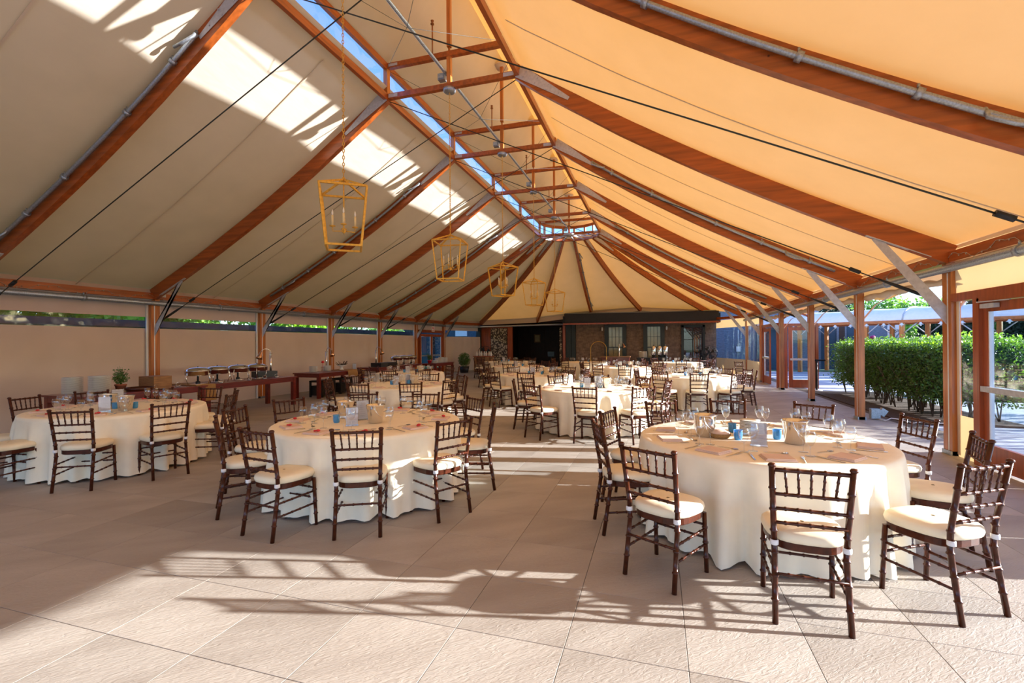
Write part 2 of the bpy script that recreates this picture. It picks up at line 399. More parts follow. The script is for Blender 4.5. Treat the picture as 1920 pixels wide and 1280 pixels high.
for k in range(-2, 6):
    for sd_, nm in ((-1, 'left'), (1, 'right')):
        w = ('just behind the camera' if k == -1 else 'two bays behind the camera') if k < 0 else ORD[k]+' in view from the camera'
        rafter((CX+sd_*1.40, JY(k), PZ[0]), (CX+sd_*7.78, JY(k), PZ[-1]), f'{nm} slope timber rafter, {w}', k % 2 == 0, -1 if sd_ < 0 else 1)
for i, e in enumerate(FE):
    a = ring_a[i]
    rafter((CX+1.40*math.cos(a), JY(5)+1.40*math.sin(a), PZ[0]), e, f'far end fan rafter, {ORD[i]} from the left', i in (0, 3, 6), 1)

# roof: canvas ----------------------------------------------------------
ceiling = struct('ceiling')
def canvas_between(c0, c1, sag=.05, nu=14, nv=8, zo=.02):
    rows = []
    for i in range(len(c0)):
        row = []
        for j in range(nv+1):
            t = j/nv; p = c0[i].lerp(c1[i], t); s_ = 4*t*(1-t)*sag*math.sin(PI*min(1, .15+i/len(c0)*.85))
            row.append(p+Vector((0, 0, DEP/2+zo-s_)))
        rows.append(row)
    return MB().grid(rows)
for sd_ in (-1, 1):
    for k in range(-3, 5):
        y0 = JY(k) if k > -3 else JY(-2)-SP
        c0 = raf_curve((CX+sd_*1.33, y0, PZ[0]+.03), (CX+sd_*7.95, y0, PZ[-1]-.04), 22)
        c1 = raf_curve((CX+sd_*1.33, y0+SP, PZ[0]+.03), (CX+sd_*7.95, y0+SP, PZ[-1]-.04), 22)
        part('canvas_panel', canvas_between(c0, c1), ROOF, ceiling)
ang = [PI]+ring_a+[0]
ends = [(CX-7.95, JY(5), PZ[-1]-.04)]+[(e[0]+(-.22 if i_ < 2 else .22 if i_ > 4 else 0), e[1]+(.05 if i_ in (0, 6) else .25), e[2]-.04) for i_, e in enumerate(FE)]+[(CX+7.95, JY(5), PZ[-1]-.04)]
for i in range(8):
    cs = [raf_curve((CX+1.36*math.cos(ang[i+q]), JY(5)+1.36*math.sin(ang[i+q]), PZ[0]+.03), ends[i+q], 22) for q in (0, 1)]
    part('canvas_panel', canvas_between(cs[0], cs[1], .06), ROOF, ceiling)
# seams
sm = MB()
for sd_ in (-1, 1):
    for k in range(-2, 5):
        c0 = raf_curve((CX+sd_*1.33, JY(k)+SP*.52, PZ[0]+.03), (CX+sd_*7.9, JY(k)+SP*.52, PZ[-1]-.04), 22)
        sm.sweep([p+Vector((0, 0, DEP/2-.036)) for p in c0[1:]], .025, .004)
part('canvas_seam', sm, VAL, ceiling)
# cupola canvas
for sd_ in (-1, 1):
    for k in range(-3, 5):
        y0 = JY(k) if k > -3 else JY(-2)-SP
        rows = []
        for i in range(9):
            t = i/8; row = []
            for j in range(9):
                q = j/8; x = CX+sd_*HW*1.03*(1-t); z = ZU+.08+(ZR-ZU)*t**1.25 - .06*4*q*(1-q)*math.sin(PI*t)
                row.append((x, y0+SP*q, z))
            rows.append(row)
        part('cupola_canvas', MB().grid(rows), ROOF, ceiling)
rows = []
for i in range(9):
    t = i/8
    rows.append([(CX+HW*1.03*(1-t)*math.cos(a), JY(5)+HW*1.03*(1-t)*math.sin(a), ZU+.08+(ZR-ZU)*t**1.25) for a in np.linspace(PI, 0, 25)])
part('cupola_canvas', MB().grid(rows), ROOF, ceiling)
# front gable behind the camera
yb = JY(-2)-SP
g = MB(); top = [(CX+s_*u, yb, zlow(u)+DEP+.03) for s_, us in ((-1, PU[::-1]), (1, PU)) for u in us]
bot = [(p[0], yb, min(p[2]-.05, 3.6)) for p in top]; g.grid([top, bot], smooth=False)
g.grid([[(CX-HW, yb, ZU+.1), (CX, yb, ZR), (CX+HW, yb, ZU+.1)], [(CX-HW, yb, 6.4), (CX, yb, 6.4), (CX+HW, yb, 6.4)]], smooth=False)
struct('wall_back', g, TARP)

# ridge frame ---------------------------------------------------------
rf = thing('ridge_frame', 'timber ridge frame with paired chords, cross ties and king posts under the cupola', 'frame')
ylo, yhi = JY(-2)-SP, JY(5)
for sd_ in (-1, 1):
    for z in (ZL, ZU):
        part('ridge_chord', MB().beam((CX+sd_*HW, ylo, z), (CX+sd_*HW, yhi, z), .075, .13), WOOD, rf)
for k in range(-2, 6):
    y = JY(k)
    part('lower_tie', MB().beam((CX-HW, y, ZL), (CX+HW, y, ZL), .09, .10), WOOD, rf)
    part('upper_tie', MB().beam((CX-HW, y, ZU), (CX+HW, y, ZU), .09, .10), WOOD, rf)
    for sd_ in (-1, 1):
        part('stub_post', MB().box((CX+sd_*HW, y, (ZL+ZU)/2), (.09, .10, ZU-ZL)), WOODZ, rf)
        part('tie_plate', MB().box((CX+sd_*(HW-.17), y-.05, ZL), (.2, .008, .07)).box((CX+sd_*(HW-.17), y-.05, ZU), (.2, .008, .05)), PLATE, rf)
    zt = ZR-.12 if k < 5 else 8.3
    part('king_post', MB().box((CX, y, (ZL+ZU)/2), (.08, .08, ZU-ZL)), WOODZ, rf)
    part('ridge_post', MB().box((CX, y, (ZU+.14+zt)/2), (.075, .075, zt-ZU-.14)).tube([(CX, y, ZU+.04), (CX, y, ZU+.14)], .022, 8), WOODZ, rf)
    part('ridge_pad', MB().lathe([(.0, -.02), (.2, -.02), (.2, .02), (0, .02)], 20, (CX, y, zt)), VAL, rf)
    part('ceiling_rose', MB().lathe([(0, -.07), (.10, -.07), (.12, -.05), (.12, 0), (0, 0)], 18, (CX, y, ZL-.05)), GALV, rf)
    fl = part('flood_lamp', MB().box((CX-.16, y+.02, ZL+.20), (.14, .12, .12)).box((CX-.16, y-.05, ZL+.20), (.10, .03, .09)), GALV, rf)
    part('stay_wire', MB().tube([(CX-HW, y, ZU-.05), (CX, y+SP/2, ZL+.1), (CX+HW, y+SP, ZU-.05)], .004, 4).tube([(CX+HW, y, ZU-.05), (CX, y+SP/2, ZL+.1), (CX-HW, y+SP, ZU-.05)], .004, 4), CABLE, rf) if k < 5 else None
# semicircular end ring
ringL = MB(); ringU = MB()
AA = [PI]+ring_a+[0]
for i in range(8):
    for mb_, z in ((ringL, ZL), (ringU, ZU)):
        mb_.beam((CX+HW*math.cos(AA[i]), JY(5)+HW*math.sin(AA[i]), z), (CX+HW*math.cos(AA[i+1]), JY(5)+HW*math.sin(AA[i+1]), z), .08, .12)
part('end_ring', ringL, WOOD, rf); part('end_ring', ringU, WOOD, rf)
for a in ring_a:
    part('stub_post', MB().box((CX+HW*math.cos(a), JY(5)+HW*math.sin(a), (ZL+ZU)/2), (.08, .08, ZU-ZL), a), WOODZ, rf)
    part('spoke', MB().beam((CX, JY(5), ZL-.02), (CX+HW*math.cos(a), JY(5)+HW*math.sin(a), ZL-.03), .045, .05), PLATE, rf)
part('hub_plate', MB().lathe([(0, -.04), (.26, -.04), (.26, .02), (0, .02)], 24, (CX, JY(5), ZL-.04)), PLATE, rf)
# clerestory panes
n_w = 0
for sd_ in (-1, 1):
    for k in range(-3, 5):
        y0 = JY(k) if k > -3 else ylo
        n_w += 1; o = struct(f'window_{n_w}')
        rows = [[(CX+sd_*(HW+.03+.012*math.sin(j*1.9+i)), y0+.05+(SP-.1)*j/16, lerp(ZL+.02, ZU, i/3)) for j in range(17)] for i in range(4)]
        part('clear_pane', MB().grid(rows), VINYL, o)
n_w += 1; o = struct(f'window_{n_w}')
part('clear_pane', MB().grid([[(CX+(HW+.03)*math.cos(a), JY(5)+(HW+.03)*math.sin(a), z) for a in np.linspace(PI, 0, 17)] for z in (ZL, ZU)]), VINYL, o)
# sprinkler pipe
sp = thing('sprinkler_pipe', 'long grey steel sprinkler pipe hanging along the tent ridge', 'pipe')
part('main_pipe', MB().tube([(CX-.08, ylo, 6.82), (CX-.08, yhi+.3, 6.82)], .03, 10), GALV, sp)
for k in range(-1, 5):
    y = JY(k)-.55
    part('sprinkler_riser', MB().tube([(CX-.08, y, 6.82), (CX-.08, y, 7.42)], .013, 6).lathe([(0, .0), (.035, .0), (.03, .02), (.012, .02), (.012, .04), (.03, .055), (.03, .07), (0, .075)], 8, (CX-.08, y, 7.4)), AMBER, sp)

# eaves, posts -----------------------------------------------------------
for sd_, nm, X in ((-1, 'left', XL), (1, 'right', XR)):
    eb = MB().beam((X, ylo, 2.80), (X, JY(6), 2.80), .10, .15)
    tag(part('eave_beam', eb, WOOD, None), f'reddish timber eave beam along the {nm} side of the tent', 'beam')
    px = X-sd_*.10
    ep = thing('eave_pipe', f'grey galvanised steel pipe under the {nm} eave beam', 'pipe')
    part('pipe', MB().tube([(px, ylo, 2.63), (px, JY(6), 2.63)], .055, 12), GALV, ep)
    for k in range(-1, 6):
        y = JY(k)+SP*.53
        part('pipe_coupling', MB().tube([(px, y-.03, 2.63), (px, y+.03, 2.63)], .07, 12).tube([(px, y, 2.69), (px, y, 2.74)], .015, 6), GALV, ep)
    for k in range(-2, 7):
        y = JY(k)
        loc = ('just behind the camera' if k == -1 else 'two bays behind the camera') if k < 0 else ORD[k]+' from the camera end'
        t = thing('timber_post', f'{nm} side timber tent post, {loc}', 'post', (X, y, 0), group='timber posts under the eaves')
        part('post_timber', MB().box((0, .04, 1.36), (.12, .11, 2.72)), WOODZ, t)
        part('post_timber', MB().box((0, -.075, 1.30), (.11, .07, 2.60)), WOODZ, t)
        part('wall_track', MB().box((0, -.0275, 1.30), (.116, .025, 2.55)), WHITE, t)
        part('post_foot', MB().box((0, .0, .03), (.15, .22, .06)), GALV, t)
        b = MB()
        a0 = Vector((-sd_*.07, -.03, 2.05)); a1 = Vector((-sd_*.92, -.03, zlow(7.78-.92)-.01))
        dd = (a1-a0).normalized(); nn = Vector((0, 1, 0)).cross(dd)
        v = [a0+Vector((0, 0, -.20)), a0+Vector((0, 0, .06)), a1+nn*.05, a1-nn*.05]
        v2 = [q+Vector((0, .01, 0)) for q in v]; b.add(v+v2, [(0, 1, 2, 3), (7, 6, 5, 4), (0, 4, 5, 1), (1, 5, 6, 2), (2, 6, 7, 3), (3, 7, 4, 0)])
        rl = Vector((-sd_*.25, -.03, zlow(7.78-.25)-.012)); b.beam(a1+Vector((-sd_*.12, 0, .08*.5)), rl, .05, .012)
        for q in (.3, .5, .7): b.tube([a0.lerp(a1, q)-Vector((0, .008, 0)), a0.lerp(a1, q)+Vector((0, .018, 0))], .012, 6)
        part('knee_brace', b, PLATE, t)
        part('junction_box', MB().box((-sd_*.06, .16, 2.84), (.07, .12, .10)), WHITE if k % 2 else GALV, t) if sd_ < 0 else None
        if sd_ > 0 and 0 < k < 6:
            part('outer_arm', MB().sweep([(.07, .02, 2.05), (.30, .02, 2.36), (.62, .02, 2.58), (1.05, .02, 2.66)], .012, .09, (0, 1, 0)) , PLATE, t)
    # fairy light string
    fs = MB(); pts = []
    for i in range(240):
        y = lerp(JY(0), JY(6), i/239); pts.append((X-sd_*.056, y, 2.78+.05*math.sin(i*.55)+.02*math.sin(i*1.7)))
    fs.tube(pts, .0035, 4)
    for p in pts[::2]: fs.box((p[0]-sd_*.008, p[1], p[2]-.014), (.010, .010, .02))
    tag(part('fairy_lights', fs, WIRE, None), f'unlit string of fairy lights tacked along the {nm} eave beam', 'string lights')
# far end eave ring
tag(part('eave_beam', MB().beam((XL, JY(6), 2.80), (-10.5, 27.35, 2.80), .1, .15), WOOD, None), 'short timber eave beam at the far left corner', 'beam')
tag(part('eave_pipe', MB().tube([(XL+.1, JY(6), 2.63), (-10.45, 27.2, 2.63), (-5.0, 27.2, 2.72)], .05, 10), GALV, None), 'galvanised pipe running over the dark far doorway', 'pipe')
tag(part('eave_beam', MB().beam((XR, JY(6), 2.80), (2.8, 27.3, 2.86), .1, .12), WOOD, None), 'short timber eave beam at the far right corner', 'beam')
tag(part('eave_pipe', MB().tube([(-5.1, 26.9, 3.30), (3.0, 26.9, 3.27)], .045, 10), GALV, None), 'galvanised pipe lying on top of the black awning', 'pipe')
# cables
for k in range(-1, 5):
    for sd_, nm in ((-1, 'left'), (1, 'right')):
        a = Vector((CX+sd_*7.6, JY(k)+.06, 2.22)); b = Vector((CX-sd_*HW, JY(k)+.06, ZL-.04))
        c = thing('brace_cable', f'thin dark brace cable rising from the {nm} post, '+('nearest, mostly out of view' if k < 0 else ORD[k]+' bay from the camera'), 'cable')
        part('wire_rope', MB().tube([a, b], .009, 5), CABLE, c)
        d = (b-a).normalized(); part('turnbuckle', MB().tube([a+d*.05, a+d*.2, a+d*.5, a+d*.75], [.012, .026, .026, .012], 8).tube([a+d*1.0, a+d*1.15], .03, 8), BLACKM, c)

# walls: left side -----------------------------------------------------------
wl = struct('wall_left')
def wavy(x0, y0, x1, y1, z0, z1, amp=.012, n=40, nz=6, ph=0, fr=2.2):
    rows = []
    dx, dy = x1-x0, y1-y0; L = math.hypot(dx, dy); nx, ny = -dy/L, dx/L
    for i in range(nz+1):
        z = lerp(z0, z1, i/nz); row = []
        for j in range(n+1):
            t = j/n; w = amp*math.sin(t*L*fr*3+ph+.6*math.sin(z*1.4+t*5)) + amp*.5*math.sin(t*L*9+z*2)
            row.append((x0+dx*t+nx*w, y0+dy*t+ny*w, z))
        rows.append(row)
    return MB().grid(rows)
for k in range(-3, 6):
    y0 = (JY(k) if k > -3 else ylo)+.0; y1 = JY(k+1)
    if k == 5: y0, y1 = JY(5), JY(5)+.35
    part('wall_panel', wavy(XL-.075, y0, XL-.075, y1, .0, 2.03, ph=k), TARP, wl)
    part('valance', wavy(XL-.075, y0, XL-.075, y1, 2.30, 2.97, ph=k+2), TARP, wl)
    part('window_strip', wavy(XL-.075, y0, XL-.075, y1, 2.03, 2.30, amp=.004, ph=k), VINYL, wl)
    part('edge_track', MB().box((XL-.04, y0+.13, 1.3), (.03, .05, 2.6)).box((XL-.04, y1-.13, 1.3), (.03, .05, 2.6)), WHITE, wl) if k < 5 else None
part('wall_panel', wavy(XL, JY(6)+.1, -10.5, 27.3, .0, 2.02, amp=.03, fr=3), TARP, wl)
part('valance', wavy(XL-.08, JY(6), -10.6, 27.4, 2.38, 3.0), TARP, wl)
part('window_strip', wavy(XL, JY(6)+.1, -10.5, 27.3, 2.02, 2.38, amp=.004), VINYL, wl)

def door_leaf(parent, x, y0, y1, z1=2.12, z0=0.02, st=.11, bot=.28, thick=.045, wm=None, axis='y', bar=True):
    """glazed leaf in a wall along Y (axis y) or along X (axis x, x is then the y of the wall)"""
    def P(a, z): return (x, a, z) if axis == 'y' else (a, x, z)
    def D(a, z): return (thick, a, z) if axis == 'y' else (a, thick, z)
    wm = wm or WOODR
    part('door_stile', MB().box(P(y0+st/2, (z0+z1)/2), D(st, z1-z0)), wm, parent)
    part('door_stile', MB().box(P(y1-st/2, (z0+z1)/2), D(st, z1-z0)), wm, parent)
    part('door_rail', MB().box(P((y0+y1)/2, z0+bot/2), D(y1-y0-2*st, bot)), wm, parent)
    part('door_rail', MB().box(P((y0+y1)/2, z1-.06), D(y1-y0-2*st, .12)), wm, parent)
    part('door_pane', MB().box(P((y0+y1)/2, (z0+bot+z1-.12)/2), ((.008, y1-y0-2*st, z1-.12-z0-bot) if axis == 'y' else (y1-y0-2*st, .008, z1-.12-z0-bot))), PANE, parent)
    part('pane_bead', MB().box(P(y0+st+.008, (z0+bot+z1-.12)/2), D(.016, z1-.12-z0-bot)).box(P(y1-st-.008, (z0+bot+z1-.12)/2), D(.016, z1-.12-z0-bot)), WHITE, parent)
    if bar: part('push_bar', MB().box((P((y0+y1)/2, 1.0)[0]-(.05 if axis == 'y' else 0), P((y0+y1)/2, 1.0)[1]-(.05 if axis == 'x' else 0), 1.0), ((.04, y1-y0-.06, .07) if axis == 'y' else (y1-y0-.06, .04, .07))), PLATE, parent)
part('valance', wavy(XL-.075, JY(5)+.3, XL-.075, JY(6)+.1, 2.33, 2.97), TARP, wl)
part('wall_panel', wavy(XL-.03, JY(6)-.33, XL-.03, JY(6)+.1, 0, 2.4), TARP, wl)
d1 = struct('door_1')
ya, yb_ = JY(5)+.35, JY(6)-.35
part('door_frame', MB().box((XL+.03, ya-.06, 1.15), (.12, .12, 2.3)).box((XL+.03, yb_+.06, 1.15), (.12, .12, 2.3)).box((XL+.03, (ya+yb_)/2, 2.27), (.12, yb_-ya+.24, .14)), WOODR, d1)
door_leaf(d1, XL+.03, ya, (ya+yb_)/2); door_leaf(d1, XL+.03, (ya+yb_)/2, yb_)
sg = thing('door_sign', 'small white placard with red marks above the far left door', 'sign', (XL+.5, JY(5)+.9, 2.38))
part('board', MB().box((0, 0, 0), (.02, .30, .28)), WHITE, sg)
part('red_mark', MB().box((.012, -.05, .05), (.004, .08, .07)).box((.012, .06, .02), (.004, .05, .14)).box((.012, 0, -.09), (.004, .2, .025)), REDP, sg, 'red printed marks')
part('hanger', MB().tube([(0, 0, .14), (0, 0, .30)], .008, 6), CABLE, sg)

# walls: right side -----------------------------------------------------------
wr = struct('wall_right')
part('valance', wavy(XR+.09, ylo, XR+.09, JY(6), 2.74, 2.98, amp=.004, n=120), VAL, wr)
# bay between the two nearest posts: side panel, door pair, side panel
yA, yB = JY(0)+.12, JY(1)-.10
part('valance', wavy(XR+.01, yA, XR+.01, yB, 2.27, 2.75), VAL, wr)
part('door_header', MB().box((XR, (yA+yB)/2, 2.215), (.12, yB-yA, .11)), WOODR, wr)
part('side_window', wavy(XR+.01, 7.66, XR+.01, yB, .58, 2.15, amp=.004, n=10), VINYL, wr)
part('wall_panel', wavy(XR+.01, 7.66, XR+.01, yB, .0, .58, amp=.004, n=10), VAL, wr)
part('window_edge', MB().box((XR+.01, yB-.03, 1.1), (.015, .08, 2.15)), VAL, wr)
part('side_window', wavy(XR+.01, yA, XR+.01, 5.50, .58, 2.15, amp=.004, n=10), VINYL, wr)
part('wall_panel', wavy(XR+.01, yA, XR+.01, 5.50, .0, .58, amp=.004, n=10), VAL, wr)
d2 = struct('door_2')
part('door_frame', MB().box((XR, 7.60, 1.08), (.13, .12, 2.16)).box((XR, 5.56, 1.08), (.13, .12, 2.16)).box((XR, 6.58, 2.14), (.13, 2.0, .06)), WOODR, d2)
door_leaf(d2, XR, 6.59, 7.54, 2.10); door_leaf(d2, XR, 5.62, 6.57, 2.10)
part('door_closer', MB().box((XR-.06, 7.34, 2.05), (.06, .26, .055)).box((XR-.09, 7.22, 2.10), (.02, .42, .012), .25), PLATE, d2)
# open bays near the camera
for k, (a, b) in {-1: (JY(-1)+.12, JY(0)-.12), -2: (JY(-2)+.12, JY(-1)-.12)}.items():
    part('valance', wavy(XR+.01, a, XR+.01, b, 1.95, 2.75), VAL, wr)
part('wall_panel', wavy(XR+.01, 4.42, XR+.01, JY(0)-.12, .0, 1.97, amp=.004, n=10), VAL, wr)  # opaque panel added out of view to block sun from the tent floor
# rolled up curtains and flared flaps between the open bays
for k in range(1, 5):
    a, b = JY(k)+.14, JY(k+1)-.14
    pts = [(XR+.10+.01*math.sin(i*1.3), lerp(a, b, i/14), 2.50+.015*math.sin(i*2.1+k)) for i in range(15)]
    part('rolled_curtain', MB().tube(pts, [.055+.012*math.sin(i*1.9+k) for i in range(15)], 10), VAL, wr)
    rows = []
    for i in range(7):
        t = i/6; rows.append([(XR+.05+1.05*t, lerp(JY(k), JY(k+1), j/12), 2.86-.22*t-.16*t*math.cos((j/12-.5)*PI)**2+.10*t) for j in range(13)])
    part('eave_flap', MB().grid(rows), ROOF, wr)
# far bay: clear curtain with canvas skirt
for (xa, ya, xb, yb2) in ((XR, JY(5)+.1, XR, JY(6)-.1), (XR-.02, JY(6)+.1, 3.05, 27.4)):
    part('wall_panel', wavy(xa, ya, xb, yb2, 0, .78, amp=.02), VAL, wr)
    part('clear_curtain', wavy(xa, ya, xb, yb2, .78, 2.35, amp=.01), VINYL, wr)
    part('valance', wavy(xa, ya, xb, yb2, 2.35, 2.75, amp=.01), VAL, wr)
# door pair between the fourth and fifth posts, one leaf standing open
d3 = struct('door_3')
part('door_frame', MB().box((XR+.02, 18.35, 1.13), (.13, .13, 2.26)).box((XR+.02, 20.75, 1.13), (.13, .13, 2.26)).box((XR+.02, 19.55, 2.22), (.13, 2.4, .10)), WOODR, d3)
door_leaf(d3, XR+.02, 19.6, 20.68)
door_leaf(d3, 18.45, XR+.35, XR+1.15, axis='x')
part('door_frame', MB().box((XR+.26, 18.45, 1.1), (.09, .09, 2.2)).box((XR+1.2, 18.45, 1.1), (.09, .09, 2.2)).box((XR+.72, 18.45, 2.2), (1.0, .1, .08)), WOODR, d3)
part('gable_board', MB().sweep([(XR+.1, 18.4, 2.35), (XR+.35, 18.4, 2.55), (XR+.65, 18.4, 2.62), (XR+1.1, 18.4, 2.40)], .05, .12, (0, 1, 0)), WOOD, d3)

# far building -----------------------------------------------------------
FY = 27.5
wf = struct('wall_far')
def shingles(x0, x1, z0, z1, y, m, parent, holes=()):
    mb = MB(); z = z0; i = 0
    while z < z1-.02:
        h = .135; x = x0-random.random()*.1
        while x < x1:
            w = random.uniform(.10, .2); xa, xb = max(x, x0), min(x+w-.006, x1)
            mid = (xa+xb)/2
            if xb > xa and not any(a < mid < b and c < z+.06 < d for a, b, c, d in holes):
                t = random.uniform(.008, .014)
                v = [(xa, y-.012-t, z), (xb, y-.012-t, z), (xb, y-.004, min(z+h+.02, z1)), (xa, y-.004, min(z+h+.02, z1)), (xa, y, z), (xb, y, z)]
                mb.add(v, [(0, 1, 2, 3), (0, 4, 5, 1)])
            x += w
        z += h; i += 1
    return part('shingle_courses', mb, m, parent, kind='stuff')
holes = [(-2.74, -1.82, .4, 2.56), (-.59, .24, .4, 2.56), (1.30, 2.45, 0, 2.5)]
mb = MB()
for a, b, z0, z1 in ((-4.9, -2.8, 0, 3.4), (-1.8, -.65, 0, 3.4), (.3, 1.3, 0, 3.4), (2.45, 3.05, 0, 3.4), (-2.8, -1.8, 2.5, 3.4), (-2.8, -1.8, 0, .55), (-.65, .3, 2.5, 3.4), (-.65, .3, 0, .55), (1.3, 2.45, 2.5, 3.4)):
    mb.box(((a+b)/2, FY+.08, (z0+z1)/2), (b-a, .15, z1-z0))
part('wall_board', mb, BROWN, wf)
shingles(-4.55, 3.05, 0, 2.75, FY, SHING, wf, holes)
# timbered part on the left: dark corner, red frame, patterned panel
mb = MB().box((-9.6, FY+.2, 1.35), (1.9, .2, 2.7)).box((-7, FY+.2, 3.0), (7.2, .2, .72)); part('wall_board', mb, BROWN, wf)
part('corner_post', MB().box((-10.62, FY-.05, 1.36), (.28, .3, 2.72)), GREEN, wf)
part('door_surround', MB().box((-10.15, FY+.06, 1.33), (.7, .08, 2.66)).box((-9.95, FY, 1.3), (.08, .1, 2.6)).box((-8.6, FY, 1.32), (.30, .14, 2.64)).box((-9.3, FY, 2.62), (1.6, .12, .12)), WOODR, wf)
part('patterned_panel', MB().box((-9.32, FY-.02, 1.27), (1.05, .04, 2.54)), PATT, wf)
part('corner_post', MB().box((-5.25, FY, 1.36), (.16, .16, 2.72)), WOODR, wf)
part('corner_post', MB().box((-4.98, FY-.02, 1.36), (.3, .2, 2.72)).box((-4.68, FY-.02, 1.36), (.25, .22, 2.72)), GREEN, wf)
part('patterned_panel', MB().box((-5.48, FY+.05, 1.27), (.12, .04, 2.5)), PATT, wf)
# dark room behind the wide doorway
rm = struct('wall_room')
part('room_lining', MB().box((-7, FY+5, 1.4), (5.4, .1, 2.8)).box((-9.6, FY+2.6, 1.4), (.1, 5, 2.8)).box((-4.5, FY+2.6, 1.4), (.1, 5, 2.8)).box((-7, FY+2.6, 2.8), (5.4, 5, .1)).box((-7, FY+2.6, -.02), (5.4, 5.1, .04)), BROWN, rm)
for x in (-8.6, -7.6, -6.6, -5.6): part('panel_strip', MB().box((x, FY+4.93, 1.4), (.06, .03, 2.7)), BROWN, rm)
pf = thing('picture_frame', 'small pale framed picture on the dark wall inside the doorway', 'picture', (-8.1, FY+4.85, 1.95))
part('frame', MB().box((0, 0, .26), (.46, .03, .06)).box((0, 0, -.26), (.46, .03, .06)).box((-.2, 0, 0), (.06, .03, .5)).box((.2, 0, 0), (.06, .03, .5)), CRATE, pf)
part('picture', MB().box((0, .005, 0), (.36, .02, .48)), BLIND, pf)
# sash windows
def sash(n_, x0, x1, z0=.5, z1=2.52):
    o = struct(f'window_{n_}'); w = x1-x0; cx_ = (x0+x1)/2
    part('window_frame', MB().box((x0-.06, FY-.05, (z0+z1)/2), (.22, .16, z1-z0+.2)).box((x1+.06, FY-.05, (z0+z1)/2), (.22, .16, z1-z0+.2)).box((cx_, FY-.03, z1+.06), (w+.1, .12, .14)).box((cx_, FY-.05, z0-.05), (w+.2, .2, .08)), GREEN, o)
    part('blind', MB().box((cx_, FY+.12, (z0+z1)/2), (w-.06, .01, z1-z0)), BLIND, o)
    zs = lerp(z0, z1, .42)
    part('sash_rail', MB().box((cx_, FY-.01, zs), (w-.1, .05, .05)), GREEN, o)
    mu = MB()
    for i in (1, 2, 3): mu.box((lerp(x0+.04, x1-.04, i/4), FY, (zs+z1)/2), (.022, .03, z1-zs))
    mu.box((cx_, FY, lerp(zs, z1, .5)), (w-.1, .03, .022))
    for i in (1, 2): mu.box((lerp(x0+.04, x1-.04, i/3), FY, (zs+z0)/2), (.022, .03, zs-z0))
    mu.box((cx_, FY, lerp(z0, zs, .1)), (w-.1, .03, .022))
    part('muntin_bars', mu, GREEN, o)
    part('window_pane', MB().box((cx_, FY+.03, (z0+z1)/2), (w-.1, .005, z1-z0)), PANE2, o)
sash(n_w+1, -2.72, -1.84); sash(n_w+2, -.57, .22)
d4 = struct('door_4')
part('door_frame', MB().box((1.33, FY-.02, 1.27), (.14, .14, 2.54)).box((2.42, FY-.02, 1.27), (.12, .14, 2.54)).box((1.87, FY-.02, 2.5), (1.2, .14, .12)), GREEN, d4)
part('door_pane', MB().box((1.60, FY+.03, 1.3), (.50, .01, 2.2)).box((2.1, FY+.03, 1.3), (.42, .01, 2.2)), PANE, d4)
part('dark_interior', MB().box((1.87, FY+.6, 1.3), (1.1, .05, 2.5)), BROWN, d4)
part('glazing_bar', MB().box((1.60, FY+.01, 1.75), (.5, .04, .03)).box((1.86, FY+.01, 1.3), (.05, .05, 2.4)), GREEN, d4)
aw = thing('awning_box', 'long black retracted awning above the shingled wall', 'awning', (-1.0, 27.05, 2.7))
part('awning_cover', MB().sweep([(-4.1, 0, .32), (4.1, 0, .30)], .62, .52), BLACK, aw)
part('front_rail', MB().beam((-4.15, -.36, -.0), (4.15, -.36, -.02), .06, .09), WOODR, aw)
part('end_bracket', MB().box((-4.15, 0, .2), (.05, .7, .5)).box((4.15, 0, .2), (.05, .7, .5)), GREEN, aw)
for x in (-3.02, .5):
    tag(part('wall_light', MB().tube([(x, FY-.05, 2.45), (x, FY-.12, 2.5)], .02, 6).lathe([(.02, .0), (.05, -.02), (.05, -.16), (.02, -.2)], 8, (x, FY-.12, 2.5)), PORC, None), 'small white wall light beside the '+('left' if x < 0 else 'right')+' sash window', 'light')
# canvas infill between the conical roof and the building
part('canvas_infill', MB().grid([[(-10.6, 27.4, 2.75), (-6.87, 27.45, 2.85), (-3.61, 27.45, 3.2), (-.86, 27.45, 3.4), (3.0, 27.4, 3.15)], [(-10.6, 27.4, 3.1), (-6.87, 27.55, 3.3), (-3.61, 27.6, 3.7), (-.86, 27.6, 3.8), (3.0, 27.5, 3.4)]]), ROOF, ceiling)

# exterior behind the clear curtains, hedge, walkway ---------------------------------
b2 = thing('shingled_building', 'slate blue shingled building seen through the far clear curtain', 'building', (0, 0, 0))
part('wall', MB().box((5.9, 30.2, 1.7), (5.4, .2, 3.4)), SHINGB, b2); shingles(3.2, 8.6, .2, 3.3, 30.08, SHINGB, b2)
part('roof', MB().box((5.7, 31, 3.6), (5.8, 2.2, .2)), SLATE, b2)
part('utility_box', MB().box((4.5, 30.0, 1.2), (.22, .1, .3)).tube([(4.5, 30.0, 1.3), (4.5, 30.0, 2.3)], .015, 6), WHITE, b2)
part('dark_doorway', MB().box((6.0, 30.05, 1.15), (1.1, .08, 2.3)), STEELD, b2)

